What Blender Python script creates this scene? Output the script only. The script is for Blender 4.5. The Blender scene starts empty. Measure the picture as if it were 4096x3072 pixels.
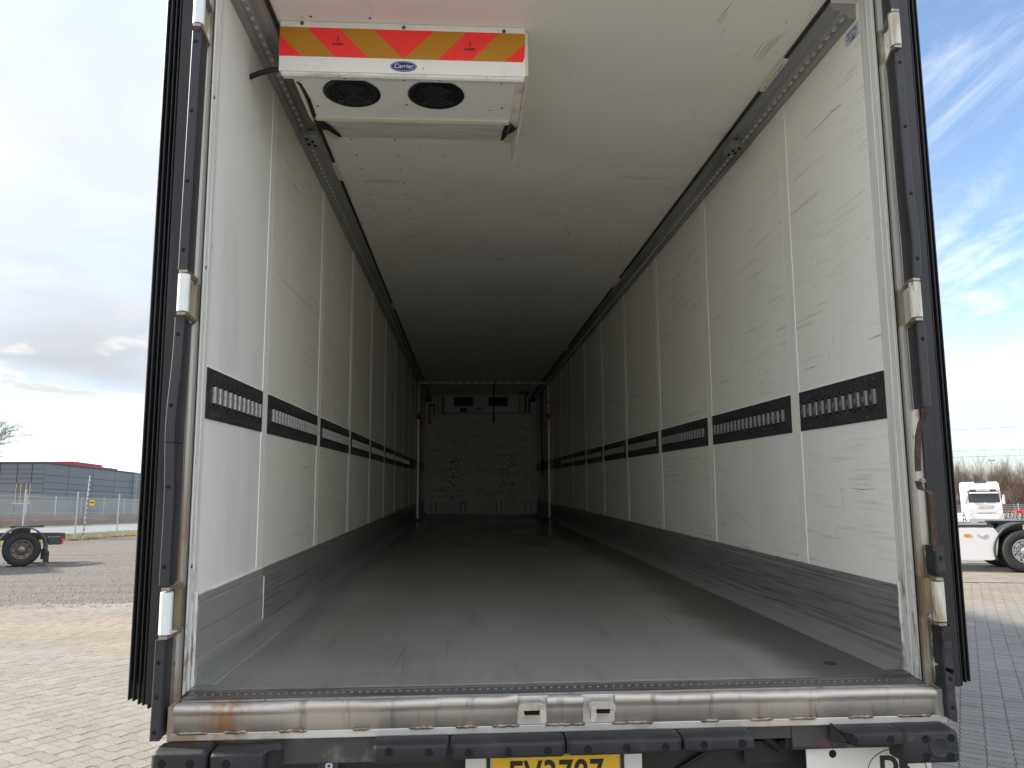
import bpy, bmesh, math, random
import numpy as np
from mathutils import Matrix, Vector, Quaternion, noise as mnoise

random.seed(7)
rng = np.random.default_rng(7)
PI = math.pi
SC = bpy.context.scene
COL = SC.collection

# ------------------------------------------------------------------ camera
TILT = math.radians(2.1)                 # the trailer stands nose-high by about two degrees
FLOOR_Z = 0.95139                        # height of the trailer frame's origin over the yard
MT = Matrix.Translation((0, 0, FLOOR_Z)) @ Matrix.Rotation(TILT, 4, 'X')
CAM_C = Vector((-0.32609, -1.97221, 0.67133))
YAW, PITCH, ROLL = math.radians(3.5025), math.radians(7.3928), math.radians(-0.3118)
_cy, _sy, _cp, _sp = math.cos(YAW), math.sin(YAW), math.cos(PITCH), math.sin(PITCH)
_f = Vector((_sy * _cp, _cy * _cp, _sp)); _r = Vector((_cy, -_sy, 0)); _u = _r.cross(_f)
_r2 = math.cos(ROLL) * _r + math.sin(ROLL) * _u
_u2 = -math.sin(ROLL) * _r + math.cos(ROLL) * _u
cam = bpy.data.cameras.new('camera')
cam.sensor_width = 36.0
cam.lens = 0.73883 * 36.0
cam.clip_start = 0.05
cam.clip_end = 5000
cam_ob = bpy.data.objects.new('camera', cam)
COL.objects.link(cam_ob)
_m = Matrix((( _r2.x, _u2.x, -_f.x, CAM_C.x), (_r2.y, _u2.y, -_f.y, CAM_C.y), (_r2.z, _u2.z, -_f.z, CAM_C.z), (0, 0, 0, 1)))
cam_ob.matrix_world = MT @ _m
SC.camera = cam_ob

# ------------------------------------------------------------------ sky, sun, exposure
SUN_EL, SUN_AHEAD = math.radians(34), math.radians(10)
sun_dir = Vector((-math.cos(SUN_EL) * math.cos(SUN_AHEAD), math.cos(SUN_EL) * math.sin(SUN_AHEAD), math.sin(SUN_EL)))
world = bpy.data.worlds.new('World'); SC.world = world; world.use_nodes = True
wn, wl = world.node_tree.nodes, world.node_tree.links
wn.clear()
w_out = wn.new('ShaderNodeOutputWorld')
sky = wn.new('ShaderNodeTexSky'); sky.sky_type = 'NISHITA'; sky.sun_disc = False
sky.sun_elevation = SUN_EL
sky.sun_rotation = math.atan2(sun_dir.x, sun_dir.y)
sky.air_density = 1.0; sky.dust_density = 1.2; sky.ozone_density = 1.6
bg_sky = wn.new('ShaderNodeBackground'); bg_sky.inputs['Strength'].default_value = 0.041
wl.new(sky.outputs[0], bg_sky.inputs['Color'])
bg_cl = wn.new('ShaderNodeBackground'); CLOUD = 0.205; THICK = (18.44, 1.35, 0.0)


def wmath(op, a, b=None, clamp=False):
    n = wn.new('ShaderNodeMath'); n.operation = op; n.use_clamp = clamp
    for i, v in enumerate((a, b)):
        if v is None: continue
        if isinstance(v, (int, float)): n.inputs[i].default_value = v
        else: wl.new(v, n.inputs[i])
    return n.outputs[0]


def wrange(v, a, b, c=0.0, d=1.0, smooth=True):
    n = wn.new('ShaderNodeMapRange'); n.interpolation_type = 'SMOOTHSTEP' if smooth else 'LINEAR'
    wl.new(v, n.inputs[0])
    for i, x in enumerate((a, b, c, d)): n.inputs[i + 1].default_value = x
    return n.outputs[0]


w_tc = wn.new('ShaderNodeTexCoord')
w_sep = wn.new('ShaderNodeSeparateXYZ'); wl.new(w_tc.outputs['Generated'], w_sep.inputs[0])
# cloud layer seen in perspective: direction divided by its height
_h = wmath('MAXIMUM', w_sep.outputs[2], 0.0)
_h = wmath('ADD', _h, 0.16)
w_div = wn.new('ShaderNodeVectorMath'); w_div.operation = 'DIVIDE'
w_cmb = wn.new('ShaderNodeCombineXYZ')
for i in range(3): wl.new(_h, w_cmb.inputs[i])
wl.new(w_tc.outputs['Generated'], w_div.inputs[0]); wl.new(w_cmb.outputs[0], w_div.inputs[1])


def wnoise(vec, scale, detail, rough, stretch=(1, 1, 1), off=(0, 0, 0), rot=0.0, dist=0.0):
    mp = wn.new('ShaderNodeMapping'); mp.inputs['Scale'].default_value = stretch
    mp.inputs['Location'].default_value = off; mp.inputs['Rotation'].default_value = (0, 0, rot)
    wl.new(vec, mp.inputs[0])
    n = wn.new('ShaderNodeTexNoise'); n.inputs['Scale'].default_value = scale
    n.inputs['Detail'].default_value = detail; n.inputs['Roughness'].default_value = rough
    n.inputs['Distortion'].default_value = dist
    wl.new(mp.outputs[0], n.inputs['Vector'])
    return n.outputs[0]


n_veil = wnoise(w_div.outputs[0], 0.55, 3, 0.5, off=(3.1, 1.7, 0))
n_cirr = wnoise(w_div.outputs[0], 1.1, 8, 0.62, stretch=(2.6, 0.9, 1), rot=0.7, off=(1.3, 5.2, 0), dist=0.6)
n_cum = wnoise(w_div.outputs[0], 2.1, 9, 0.58, off=(7.4, 2.6, 0.4))
# the blue gap lies ahead to the right; cloud covers the rest of the sky
gap = wmath('ADD', wmath('MULTIPLY', w_sep.outputs[0], 0.74), wmath('MULTIPLY', w_sep.outputs[1], 0.67))
gap = wmath('ADD', gap, wmath('MULTIPLY', wmath('SUBTRACT', n_veil, 0.5), 0.25))
side = wrange(gap, 0.78, 0.30)
veil = wmath('MULTIPLY', side, wrange(n_veil, 0.35, 0.6, 0.45, 1.0))
cirr = wmath('MULTIPLY', wrange(n_cirr, 0.42, 0.74), 0.9)
horizon = wrange(w_sep.outputs[2], 0.30, 0.0, 0.0, 0.5)
cover = wmath('MAXIMUM', wmath('MAXIMUM', veil, cirr), horizon)
# cumulus low in the sky, white tops and grey bases
low = wrange(w_sep.outputs[2], 0.30, 0.16)
cum = wmath('MULTIPLY', wrange(n_cum, 0.50, 0.60), low)
cum = wmath('MULTIPLY', cum, side)
cover = wmath('MAXIMUM', cover, wmath('MULTIPLY', cum, 0.98), clamp=True)
mix_c = wn.new('ShaderNodeMix'); mix_c.data_type = 'RGBA'
mix_c.inputs[6].default_value = (0.90, 0.945, 1.02, 1); mix_c.inputs[7].default_value = (1.18, 1.17, 1.14, 1)
n_cum2 = wnoise(w_div.outputs[0], 2.1, 9, 0.58, off=(7.33, 2.54, 0.55))
lit = wmath('ADD', wmath('MULTIPLY', wmath('SUBTRACT', n_cum, n_cum2), 5.0), 0.75)
lit = wmath('MULTIPLY', lit, cum, clamp=True)
wl.new(lit, mix_c.inputs[0])
wl.new(mix_c.outputs[2], bg_cl.inputs['Color'])
# cloud layers are brighter overhead than towards the horizon (1 + 2 sin h), as under any veiled sky
zen = wrange(w_sep.outputs[2], 0.0, 1.0, 0.85, 1.9, smooth=False)
n_thick = wnoise(w_div.outputs[0], 0.42, 2, 0.45, off=THICK)          # thin and thick parts of the cloud sheet
n_fold = wnoise(w_div.outputs[0], 1.5, 6, 0.6, off=(4.2, 9.3, 1.1), dist=0.4)
vary = wmath('MULTIPLY', wrange(n_thick, 0.36, 0.62, 0.56, 1.38), wrange(n_fold, 0.3, 0.7, 0.90, 1.08))
wl.new(wmath('MULTIPLY', wmath('MULTIPLY', zen, vary), CLOUD), bg_cl.inputs['Strength'])
w_mix = wn.new('ShaderNodeMixShader')
wl.new(cover, w_mix.inputs[0]); wl.new(bg_sky.outputs[0], w_mix.inputs[1]); wl.new(bg_cl.outputs[0], w_mix.inputs[2])
wl.new(w_mix.outputs[0], w_out.inputs[0])

sun = bpy.data.lights.new('sun', 'SUN'); sun.energy = 1.5; sun.angle = math.radians(3.0); sun.color = (1.0, 0.91, 0.78)
sun_ob = bpy.data.objects.new('sun', sun); COL.objects.link(sun_ob)
sun_ob.location = (-40, 8, 30); sun_ob.rotation_euler = sun_dir.to_track_quat('Z', 'Y').to_euler()

vs = SC.view_settings
vs.view_transform = 'Standard'; vs.look = 'None'; vs.gamma = 1.0; vs.use_curve_mapping = False
vs.exposure = 2.8
SC.render.engine = 'CYCLES'
SC.cycles.use_denoising = True
SC.cycles.max_bounces = 22; SC.cycles.diffuse_bounces = 18; SC.cycles.glossy_bounces = 5
SC.cycles.sample_clamp_indirect = 6.0

# ------------------------------------------------------------------ materials
MAT = {}


def material(name, col, rough=0.5, metal=0.0, layers=(), bump=(), spec=0.5, coat=0.0, trans=0.0, island=0.0, rand=0.0):
    """Principled material; layers are noise masks that pull colour (and roughness) towards another value."""
    if name in MAT: return MAT[name]
    m = bpy.data.materials.new(name); m.use_nodes = True
    nt = m.node_tree; N, L = nt.nodes, nt.links
    b = N['Principled BSDF']
    b.inputs['Roughness'].default_value = rough; b.inputs['Metallic'].default_value = metal
    b.inputs['Specular IOR Level'].default_value = spec
    b.inputs['Coat Weight'].default_value = coat
    b.inputs['Transmission Weight'].default_value = trans
    b.inputs['Base Color'].default_value = (*col, 1)
    tc = N.new('ShaderNodeTexCoord')
    csock = None; rsock = None

    def math_(op, a, c, clamp=False):
        n = N.new('ShaderNodeMath'); n.operation = op; n.use_clamp = clamp
        for i, v in enumerate((a, c)):
            if isinstance(v, (int, float)): n.inputs[i].default_value = v
            else: L.new(v, n.inputs[i])
        return n.outputs[0]

    def rng_(v, a, c, d=0.0, e=1.0):
        n = N.new('ShaderNodeMapRange'); n.interpolation_type = 'SMOOTHSTEP'
        L.new(v, n.inputs[0])
        for i, x in enumerate((a, c, d, e)): n.inputs[i + 1].default_value = x
        return n.outputs[0]

    def tex(k):
        mp = N.new('ShaderNodeMapping'); mp.inputs['Scale'].default_value = k.get('st', (1, 1, 1))
        mp.inputs['Rotation'].default_value = k.get('rot', (0, 0, 0)); mp.inputs['Location'].default_value = k.get('off', (0, 0, 0))
        src = tc.outputs[k.get('co', 'Object')]
        L.new(src, mp.inputs[0])
        if k.get('kind') == 'vor':
            n = N.new('ShaderNodeTexVoronoi'); n.inputs['Scale'].default_value = k['s']
            n.feature = k.get('feat', 'F1')
            L.new(mp.outputs[0], n.inputs['Vector']); return n.outputs['Distance']
        n = N.new('ShaderNodeTexNoise'); n.inputs['Scale'].default_value = k['s']
        n.inputs['Detail'].default_value = k.get('d', 5); n.inputs['Roughness'].default_value = k.get('r', 0.55)
        n.inputs['Distortion'].default_value = k.get('dist', 0)
        L.new(mp.outputs[0], n.inputs['Vector']); return n.outputs[0]

    def win(f, k):
        for ax, a0, a1, b1, b0 in k.get('win', ()):
            sp = N.new('ShaderNodeSeparateXYZ'); L.new(tc.outputs[k.get('co', 'Object')], sp.inputs[0])
            v = sp.outputs[ax]
            if k.get('wob'):
                v = math_('ADD', v, math_('MULTIPLY', math_('SUBTRACT', tex(dict(s=k['wob'][0], d=3, co=k.get('co', 'Object'))), 0.5), k['wob'][1]))
            f = math_('MULTIPLY', f, rng_(v, a0, a1)); f = math_('MULTIPLY', f, rng_(v, b1, b0, 1.0, 0.0))
        return f

    for k in layers:
        f = rng_(tex(k), k['lo'], k['hi'])
        if 'gate' in k:                                     # second, larger mask
            g = k['gate']; f = math_('MULTIPLY', f, rng_(tex(g), g['lo'], g['hi']))
        f = win(f, k)
        f = math_('MULTIPLY', f, k.get('f', 1.0), True)
        if 'c' in k:
            mx = N.new('ShaderNodeMix'); mx.data_type = 'RGBA'
            L.new(f, mx.inputs[0])
            if csock is None: mx.inputs[6].default_value = (*col, 1)
            else: L.new(csock, mx.inputs[6])
            mx.inputs[7].default_value = (*k['c'], 1); csock = mx.outputs[2]
        if 'ro' in k:
            mr = N.new('ShaderNodeMix'); L.new(f, mr.inputs[0])
            if rsock is None: mr.inputs[2].default_value = rough
            else: L.new(rsock, mr.inputs[2])
            mr.inputs[3].default_value = k['ro']; rsock = mr.outputs[0]
        if 'me' in k:
            L.new(rng_(f, 0, 1, metal, k['me']), b.inputs['Metallic'])
    if island or rand:
        if csock is None:
            rgb = N.new('ShaderNodeRGB'); rgb.outputs[0].default_value = (*col, 1); csock = rgb.outputs[0]
        hs = N.new('ShaderNodeHueSaturation')
        if island:
            g = N.new('ShaderNodeNewGeometry'); o = N.new('ShaderNodeObjectInfo')
            v = math_('FRACT', math_('ADD', g.outputs['Random Per Island'], o.outputs['Random']), 0); amt = island
        else:
            o = N.new('ShaderNodeObjectInfo'); v = o.outputs['Random']; amt = rand
        L.new(math_('ADD', math_('MULTIPLY', v, 2 * amt), 1 - amt), hs.inputs['Value'])
        L.new(csock, hs.inputs['Color']); csock = hs.outputs[0]
    if csock is not None: L.new(csock, b.inputs['Base Color'])
    if rsock is not None: L.new(rsock, b.inputs['Roughness'])
    nrm = None
    for k in bump:
        bp = N.new('ShaderNodeBump'); bp.inputs['Strength'].default_value = k.get('str', 0.3); bp.inputs['Distance'].default_value = k.get('dist_m', 0.002)
        h = tex(k)
        if 'lo' in k: h = rng_(h, k['lo'], k['hi'])
        h = win(h, k) if k.get('win') else h
        L.new(h, bp.inputs['Height'])
        if nrm is not None: L.new(nrm, bp.inputs['Normal'])
        nrm = bp.outputs[0]
    if nrm is not None: L.new(nrm, b.inputs['Normal'])
    MAT[name] = m
    return m


HZ = (1, 1.0, 26)          # stretched along the trailer: thin horizontal streaks
SCUFF = dict(s=1.6, st=(3, 1.1, 24), d=8, r=0.68, lo=0.53, hi=0.72, gate=dict(s=0.9, off=(2, 4, 1), d=3, lo=0.36, hi=0.58))
DENT = dict(s=3.2, st=(1, 1, 0.6), d=4, r=0.5, str=0.3, dist_m=0.014)
POCK = dict(kind='vor', s=6.0, st=(1, 1, 0.7), lo=0.02, hi=0.14, str=0.3, dist_m=0.006)
material('panel_right', (0.95, 0.94, 0.862), 0.24, layers=[
    dict(s=0.9, d=4, lo=0.35, hi=0.75, c=(0.90, 0.885, 0.80), f=0.5),
    dict(SCUFF, c=(0.52, 0.51, 0.48), f=0.6),
    dict(s=5.0, st=(1, 0.35, 6), d=8, r=0.7, rot=(0.22, 0, 0), lo=0.54, hi=0.68, c=(0.55, 0.54, 0.51), f=0.5, gate=dict(s=1.4, off=(5, 1, 2), d=2, lo=0.45, hi=0.6)),
    dict(s=13, st=(1, 0.25, 3), d=2, lo=0.75, hi=0.78, c=(0.30, 0.30, 0.30), f=0.7)],
    bump=[DENT, POCK, dict(s=2.2, st=(1, .9, 20), d=6, str=0.12, dist_m=0.003)])
material('panel_left', (0.945, 0.92, 0.825), 0.24, layers=[  # yellower than the right: the left wall's warm shading put into its colour
    dict(s=0.9, d=4, lo=0.35, hi=0.75, c=(0.88, 0.85, 0.74), f=0.6),
    dict(SCUFF, c=(0.55, 0.52, 0.46), f=0.55, off=(3, 2, 0)),
    dict(s=13, st=(1, 0.25, 3), d=2, off=(1, 2, 3), lo=0.75, hi=0.78, c=(0.30, 0.30, 0.28), f=0.7)],
    bump=[DENT, POCK, dict(s=2.2, st=(1, .9, 20), d=6, str=0.12, dist_m=0.003)])
material('panel_new', (0.955, 0.95, 0.895), 0.26, layers=[
    dict(s=1.4, st=(1, 2, 0.5), d=4, lo=0.45, hi=0.75, c=(0.68, 0.67, 0.62), f=0.5),
    dict(s=9, st=(1, 1, 0.4), d=3, lo=0.72, hi=0.78, c=(0.35, 0.33, 0.28), f=0.4)], bump=[dict(DENT, str=0.12)])
material('ceiling', (0.92, 0.905, 0.845), 0.28, layers=[
    dict(s=0.8, d=5, lo=0.35, hi=0.7, c=(0.85, 0.825, 0.775), f=0.6),
    dict(s=2.0, st=(1.2, 4, 1), d=6, r=0.65, lo=0.58, hi=0.74, c=(0.33, 0.32, 0.30), f=0.6, gate=dict(s=0.5, d=1, lo=0.45, hi=0.65)),
    dict(s=11, st=(1, 0.18, 1), rot=(0, 0, 0.5), d=2, lo=0.76, hi=0.785, c=(0.35, 0.32, 0.28), f=0.5),
    dict(s=40, d=1, lo=0.79, hi=0.81, c=(0.1, 0.08, 0.06), f=0.8)], bump=[dict(DENT, str=0.15)])
material('seam_bead', (0.97, 0.96, 0.92), 0.4)
material('joint', (0.90, 0.89, 0.82), 0.42, layers=[dict(s=3, st=(1, 1, 0.3), lo=0.45, hi=0.8, c=(0.75, 0.74, 0.70), f=0.4)])
material('jamb', (0.74, 0.735, 0.69), 0.45, layers=[
    dict(s=5, st=(14, 14, 0.5), d=6, lo=0.52, hi=0.7, c=(0.42, 0.36, 0.27), f=0.55),
    dict(s=7, st=(3, 3, 0.8), d=6, r=.7, lo=0.5, hi=0.62, c=(0.24, 0.11, 0.04), f=0.85, win=[(2, -0.5, -0.4, 0.12, 0.75)]),
    dict(s=30, st=(1, 1, .5), d=4, r=.7, lo=0.62, hi=0.68, c=(0.12, 0.10, 0.08), f=0.8, gate=dict(s=2, lo=.45, hi=.6))],
    bump=[dict(s=12, st=(6, 6, .4), d=4, str=0.25, dist_m=0.002)])
material('kick_alu', (0.26, 0.258, 0.25), 0.42, 0.2, layers=[
    dict(s=3.2, st=(1, 0.6, 34), d=8, r=0.68, lo=0.46, hi=0.66, c=(0.085, 0.084, 0.08), f=0.85),
    dict(s=2.2, st=(1, 1.4, 22), off=(4, 1, 0), d=6, lo=0.64, hi=0.74, c=(0.42, 0.42, 0.41), f=0.6, ro=0.3),
    dict(s=1.1, d=3, lo=0.5, hi=0.8, c=(0.2, 0.2, 0.2), f=0.4)],
    bump=[dict(s=3, st=(1, .5, 30), d=6, str=0.35, dist_m=0.003)])
material('kick_new', (0.34, 0.338, 0.325), 0.40, 0.2, layers=[
    dict(s=2.4, st=(1, 0.6, 18), d=5, lo=0.55, hi=0.75, c=(0.20, 0.20, 0.20), f=0.55),
    dict(s=18, d=2, lo=0.76, hi=0.8, c=(0.05, 0.05, 0.05), f=0.8)], bump=[dict(s=3, st=(1, .5, 14), d=4, str=0.2, dist_m=0.003)])
material('floor', (0.25, 0.245, 0.232), 0.32, 0.0, layers=[
    dict(s=0.8, st=(1.2, 0.5, 1), d=6, r=.6, lo=0.42, hi=0.66, c=(0.19, 0.18, 0.165), f=0.75),
    dict(s=2.6, st=(3, 0.35, 1), d=6, r=.65, lo=0.50, hi=0.70, c=(0.15, 0.143, 0.135), f=0.6),
    dict(s=1.5, st=(0.6, 2.2, 1), off=(3, 3, 0), d=5, lo=0.52, hi=0.75, c=(0.33, 0.325, 0.31), f=0.5),
    dict(s=8, st=(1, 0.12, 1), rot=(0, 0, 0.35), d=2, lo=0.74, hi=0.765, c=(0.08, 0.08, 0.08), f=0.7),
    dict(s=9, st=(1, 0.14, 1), rot=(0, 0, -0.5), off=(4, 0, 0), d=2, lo=0.745, hi=0.77, c=(0.08, 0.08, 0.08), f=0.7),
    dict(s=190, d=1, lo=0.78, hi=0.81, c=(0.7, 0.7, 0.7), f=0.9, gate=dict(s=1.3, off=(1, 1, 1), d=3, lo=0.50, hi=0.66)),
    dict(s=1.2, d=4, lo=0.15, hi=0.3, c=(0.075, 0.068, 0.058), f=0.8, win=[(0, 0.72, 0.95, 3, 4)], wob=(1.6, 0.5)),
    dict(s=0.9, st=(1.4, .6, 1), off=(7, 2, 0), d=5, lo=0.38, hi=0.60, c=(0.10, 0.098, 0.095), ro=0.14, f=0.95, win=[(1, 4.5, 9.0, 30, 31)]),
    dict(s=1.1, st=(1, .5, 1), off=(1, 8, 0), d=4, lo=0.5, hi=0.7, ro=0.3, f=0.8)],
    bump=[dict(s=140, d=2, str=0.25, dist_m=0.0015), dict(s=2, d=4, str=0.1, dist_m=0.006)])
material('stainless', (0.50, 0.465, 0.42), 0.46, 0.55, layers=[
    dict(s=4, st=(1, 1, 1), d=5, lo=0.45, hi=0.75, c=(0.34, 0.32, 0.30), f=0.6, ro=0.42),
    dict(s=14, st=(1.5, 1, 0.14), d=5, lo=0.54, hi=0.72, c=(0.17, 0.15, 0.13), f=0.75, ro=0.6),
    dict(s=26, st=(1.4, 1, 0.25), d=3, lo=0.68, hi=0.73, c=(0.10, 0.075, 0.06), f=0.8, ro=0.7, gate=dict(s=3, lo=.45, hi=.6)),
    dict(s=10, st=(1, 1, 0.35), d=6, r=.62, lo=0.44, hi=0.60, c=(0.36, 0.17, 0.06), f=0.85, ro=0.65, me=0.3, wob=(9, .10), win=[(0, -1.19, -1.08, -1.06, -0.94)])],
    bump=[dict(s=7, d=4, str=0.35, dist_m=0.004), dict(s=60, st=(1, 1, .3), d=3, str=0.1, dist_m=0.001)])
material('post_steel', (0.46, 0.44, 0.40), 0.40, 0.6, layers=[
    dict(s=9, st=(5, 5, 0.3), d=5, lo=0.45, hi=0.7, c=(0.33, 0.30, 0.26), f=0.6),
    dict(s=60, st=(1, 1, .6), d=3, lo=0.66, hi=0.72, c=(0.15, 0.12, 0.10), f=0.7),
    dict(s=6, st=(3, 3, 0.5), d=5, lo=0.42, hi=0.62, c=(0.30, 0.20, 0.09), f=0.85, ro=.6, win=[(2, -0.6, -0.3, 0.3, 0.95)]),
    dict(s=9, st=(2, 2, .6), d=4, lo=0.25, hi=0.5, c=(0.16, 0.135, 0.08), f=0.85, wob=(14, .02), win=[(2, 0.205, 0.220, 0.340, 0.355)]),
    dict(s=9, st=(2, 2, .6), d=4, lo=0.25, hi=0.5, c=(0.16, 0.135, 0.08), f=0.85, wob=(14, .02), win=[(2, 1.205, 1.220, 1.340, 1.355)]),
    dict(s=9, st=(2, 2, .6), d=4, lo=0.25, hi=0.5, c=(0.16, 0.135, 0.08), f=0.85, wob=(14, .02), win=[(2, 2.200, 2.215, 2.335, 2.350)]),
    ],
    bump=[dict(s=25, d=3, str=0.2, dist_m=0.0015)])
material('flange', (0.60, 0.585, 0.55), 0.42, 0.35, layers=[
    dict(s=6, st=(1, 1, .5), d=6, lo=0.5, hi=0.72, c=(0.42, 0.36, 0.27), f=0.7),
    dict(s=40, st=(.4, 1, 1), d=3, lo=0.64, hi=0.7, c=(0.2, 0.15, 0.1), f=0.7, gate=dict(s=5, lo=.45, hi=.6)),
    dict(s=9, d=5, lo=0.4, hi=0.6, c=(0.38, 0.22, 0.08), f=.7, win=[(0, -1.3, -1.2, -0.95, -0.85)])])
material('threshold', (0.20, 0.20, 0.195), 0.38, 0.6, layers=[
    dict(s=3, st=(0.5, 9, 1), d=6, lo=0.45, hi=0.7, c=(0.085, 0.08, 0.075), f=0.85, ro=.5),
    dict(s=7, st=(.5, 3, 1), d=5, lo=0.5, hi=0.66, c=(0.16, 0.075, 0.035), f=0.7, me=.2, win=[(0, -1.4, -1.3, -0.9, -0.6)])],
    bump=[dict(s=9, st=(.5, 3, 1), d=4, str=.25, dist_m=.002)])
material('weld', (0.33, 0.29, 0.25), 0.45, 0.7, layers=[dict(s=40, d=3, lo=0.4, hi=0.6, c=(0.13, 0.08, 0.05), f=0.8)], bump=[dict(s=60, d=3, str=.6, dist_m=.003)])
material('rubber', (0.015, 0.0155, 0.0175), 0.58, layers=[
    dict(s=7, st=(1, 1, .6), d=5, lo=0.5, hi=0.72, c=(0.038, 0.039, 0.043), f=0.7, ro=.7),
    dict(s=20, st=(.5, 1, 2), d=5, r=.7, lo=0.62, hi=0.72, c=(0.09, 0.09, 0.09), f=0.5)],
    bump=[dict(s=16, d=4, str=0.25, dist_m=0.003)])
material('seal_rubber', (0.012, 0.0125, 0.0145), 0.5, layers=[dict(s=8, st=(2, 2, .15), d=4, lo=0.5, hi=0.75, c=(0.035, 0.035, 0.038), f=0.7)])
material('strip_rubber', (0.027, 0.0275, 0.032), 0.55, layers=[dict(s=6, st=(2, 2, .4), d=5, lo=0.5, hi=0.75, c=(0.042, 0.042, 0.046), f=0.6)], bump=[dict(s=18, d=3, str=.15, dist_m=.002)])
material('hole', (0.004, 0.004, 0.004), 0.9)
material('rust', (0.05, 0.026, 0.02), 0.85, layers=[dict(s=60, d=5, lo=0.4, hi=0.65, c=(0.095, 0.048, 0.034), f=0.8), dict(s=9, d=3, lo=.5, hi=.7, c=(.05, .025, .02), f=.7)], bump=[dict(s=120, d=3, str=.6, dist_m=.002)])
material('steel_dark', (0.075, 0.073, 0.072), 0.5, 0.5, layers=[
    dict(s=6, d=6, r=.65, lo=0.5, hi=0.68, c=(0.24, 0.23, 0.215), f=0.7), dict(s=11, d=6, lo=0.58, hi=0.7, c=(0.13, 0.055, 0.03), f=0.7, me=.1)], bump=[dict(s=18, d=4, str=.3, dist_m=.002)])
material('chassis_black', (0.02, 0.019, 0.018), 0.6, layers=[dict(s=5, d=5, lo=.5, hi=.7, c=(.06, .04, .03), f=.6)])
material('rail_steel', (0.055, 0.057, 0.06), 0.42, 0.45, layers=[
    dict(s=9, st=(1, .6, 3), d=5, lo=0.5, hi=0.75, c=(0.12, 0.12, 0.12), f=0.7),
    dict(s=50, st=(1, .3, 1), d=4, lo=0.66, hi=0.72, c=(0.2, 0.2, 0.2), f=0.5)], bump=[dict(s=30, d=3, str=.15, dist_m=.001)])
material('rail_bar_lit', (0.50, 0.49, 0.46), 0.4, 0.4, layers=[dict(s=60, d=3, lo=.5, hi=.7, c=(.25, .24, .22), f=.6)])  # lighter copy for the left wall: caught light put into the bars' colour
material('rail_bar_grey', (0.30, 0.30, 0.30), 0.42, 0.5, layers=[dict(s=60, d=3, lo=.5, hi=.7, c=(.18, .18, .18), f=.6)])
material('alu_track', (0.36, 0.36, 0.355), 0.42, 0.3, layers=[dict(s=4, st=(2, .3, 2), d=5, lo=.45, hi=.7, c=(.15, .15, .15), f=.6)])
material('alu_tooth', (0.72, 0.72, 0.70), 0.38, 0.3)
material('white_paint', (0.90, 0.89, 0.85), 0.38, layers=[
    dict(s=5, d=5, lo=.5, hi=.75, c=(.76, .74, .68), f=.5), dict(s=30, d=4, r=.65, lo=.66, hi=.7, c=(.2, .18, .15), f=.7)])
material('white_worn', (0.84, 0.83, 0.79), 0.42, layers=[
    dict(s=6, st=(.6, 2, 2), d=7, r=.68, lo=.50, hi=.66, c=(.50, .48, .44), f=.7), dict(s=24, d=4, lo=.66, hi=.7, c=(.1, .09, .08), f=.7)])
material('cream', (0.82, 0.78, 0.64), 0.5, layers=[dict(s=8, d=5, lo=.5, hi=.7, c=(.42, .36, .26), f=.6)])
material('roller_nylon', (0.74, 0.76, 0.76), 0.35, layers=[dict(s=9, st=(1, 1, .5), d=4, lo=.55, hi=.75, c=(.55, .55, .5), f=.5)])
material('roller_worn', (0.62, 0.60, 0.53), 0.5, layers=[
    dict(s=9, st=(2, 2, .35), d=6, r=.65, lo=.45, hi=.62, c=(.30, .22, .11), f=.75), dict(s=14, st=(2, 2, .5), d=5, lo=.6, hi=.68, c=(.1, .08, .06), f=.8)])
material('bracket_steel', (0.36, 0.33, 0.27), 0.45, 0.6, layers=[dict(s=40, d=4, lo=.45, hi=.65, c=(.18, .10, .05), f=.6)])
material('bracket_bright', (0.62, 0.58, 0.52), 0.35, 0.6, layers=[dict(s=50, d=4, lo=.5, hi=.7, c=(.35, .28, .2), f=.5)])
material('chev_red', (0.98, 0.035, 0.03), 0.42, layers=[dict(s=26, d=4, lo=.68, hi=.72, c=(.2, .02, .02), f=.6)])
material('chev_ochre', (0.50, 0.225, 0.006), 0.42, layers=[dict(s=26, d=4, lo=.70, hi=.74, c=(.2, .1, .02), f=.6), dict(s=20, st=(.7, 1, 1.4), off=(3, 0, 1), d=3, lo=.735, hi=.755, c=(.6, .6, .58), f=.95)])
material('logo_blue', (0.012, 0.018, 0.15), 0.3)
material('logo_white', (0.8, 0.8, 0.8), 0.4)
material('print_black', (0.012, 0.011, 0.012), 0.5)
material('print_navy', (0.04, 0.05, 0.13), 0.5)
material('sticker', (0.55, 0.60, 0.70), 0.4)
material('fan_black', (0.008, 0.008, 0.01), 0.42)
material('fan_grille', (0.035, 0.035, 0.04), 0.4)
material('fan_deep', (0.003, 0.003, 0.004), 0.7)
material('screw', (0.13, 0.125, 0.12), 0.45, 0.7)
material('plank', (0.92, 0.88, 0.81), 0.5, 0.0, rand=0.08, layers=[
    dict(s=4.0, st=(1, 1, 4), d=9, r=.75, lo=.50, hi=.66, c=(.46, .43, .39), f=.8),
    dict(s=7, st=(.6, 1, 3), d=8, r=.75, lo=.60, hi=.70, c=(.22, .20, .18), f=.7),
    dict(s=2.2, off=(5, 0, 2), d=4, lo=.55, hi=.72, c=(.92, .88, .80), f=.6)], bump=[dict(s=4, st=(1, 1, 5), d=6, str=.3, dist_m=.004)])
material('front_white', (0.80, 0.80, 0.79), 0.4, layers=[dict(s=4, d=5, lo=.5, hi=.75, c=(.45, .44, .42), f=.5)])
material('strap_black', (0.012, 0.012, 0.013), 0.7)
material('red_plastic', (0.32, 0.018, 0.015), 0.45)
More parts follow.
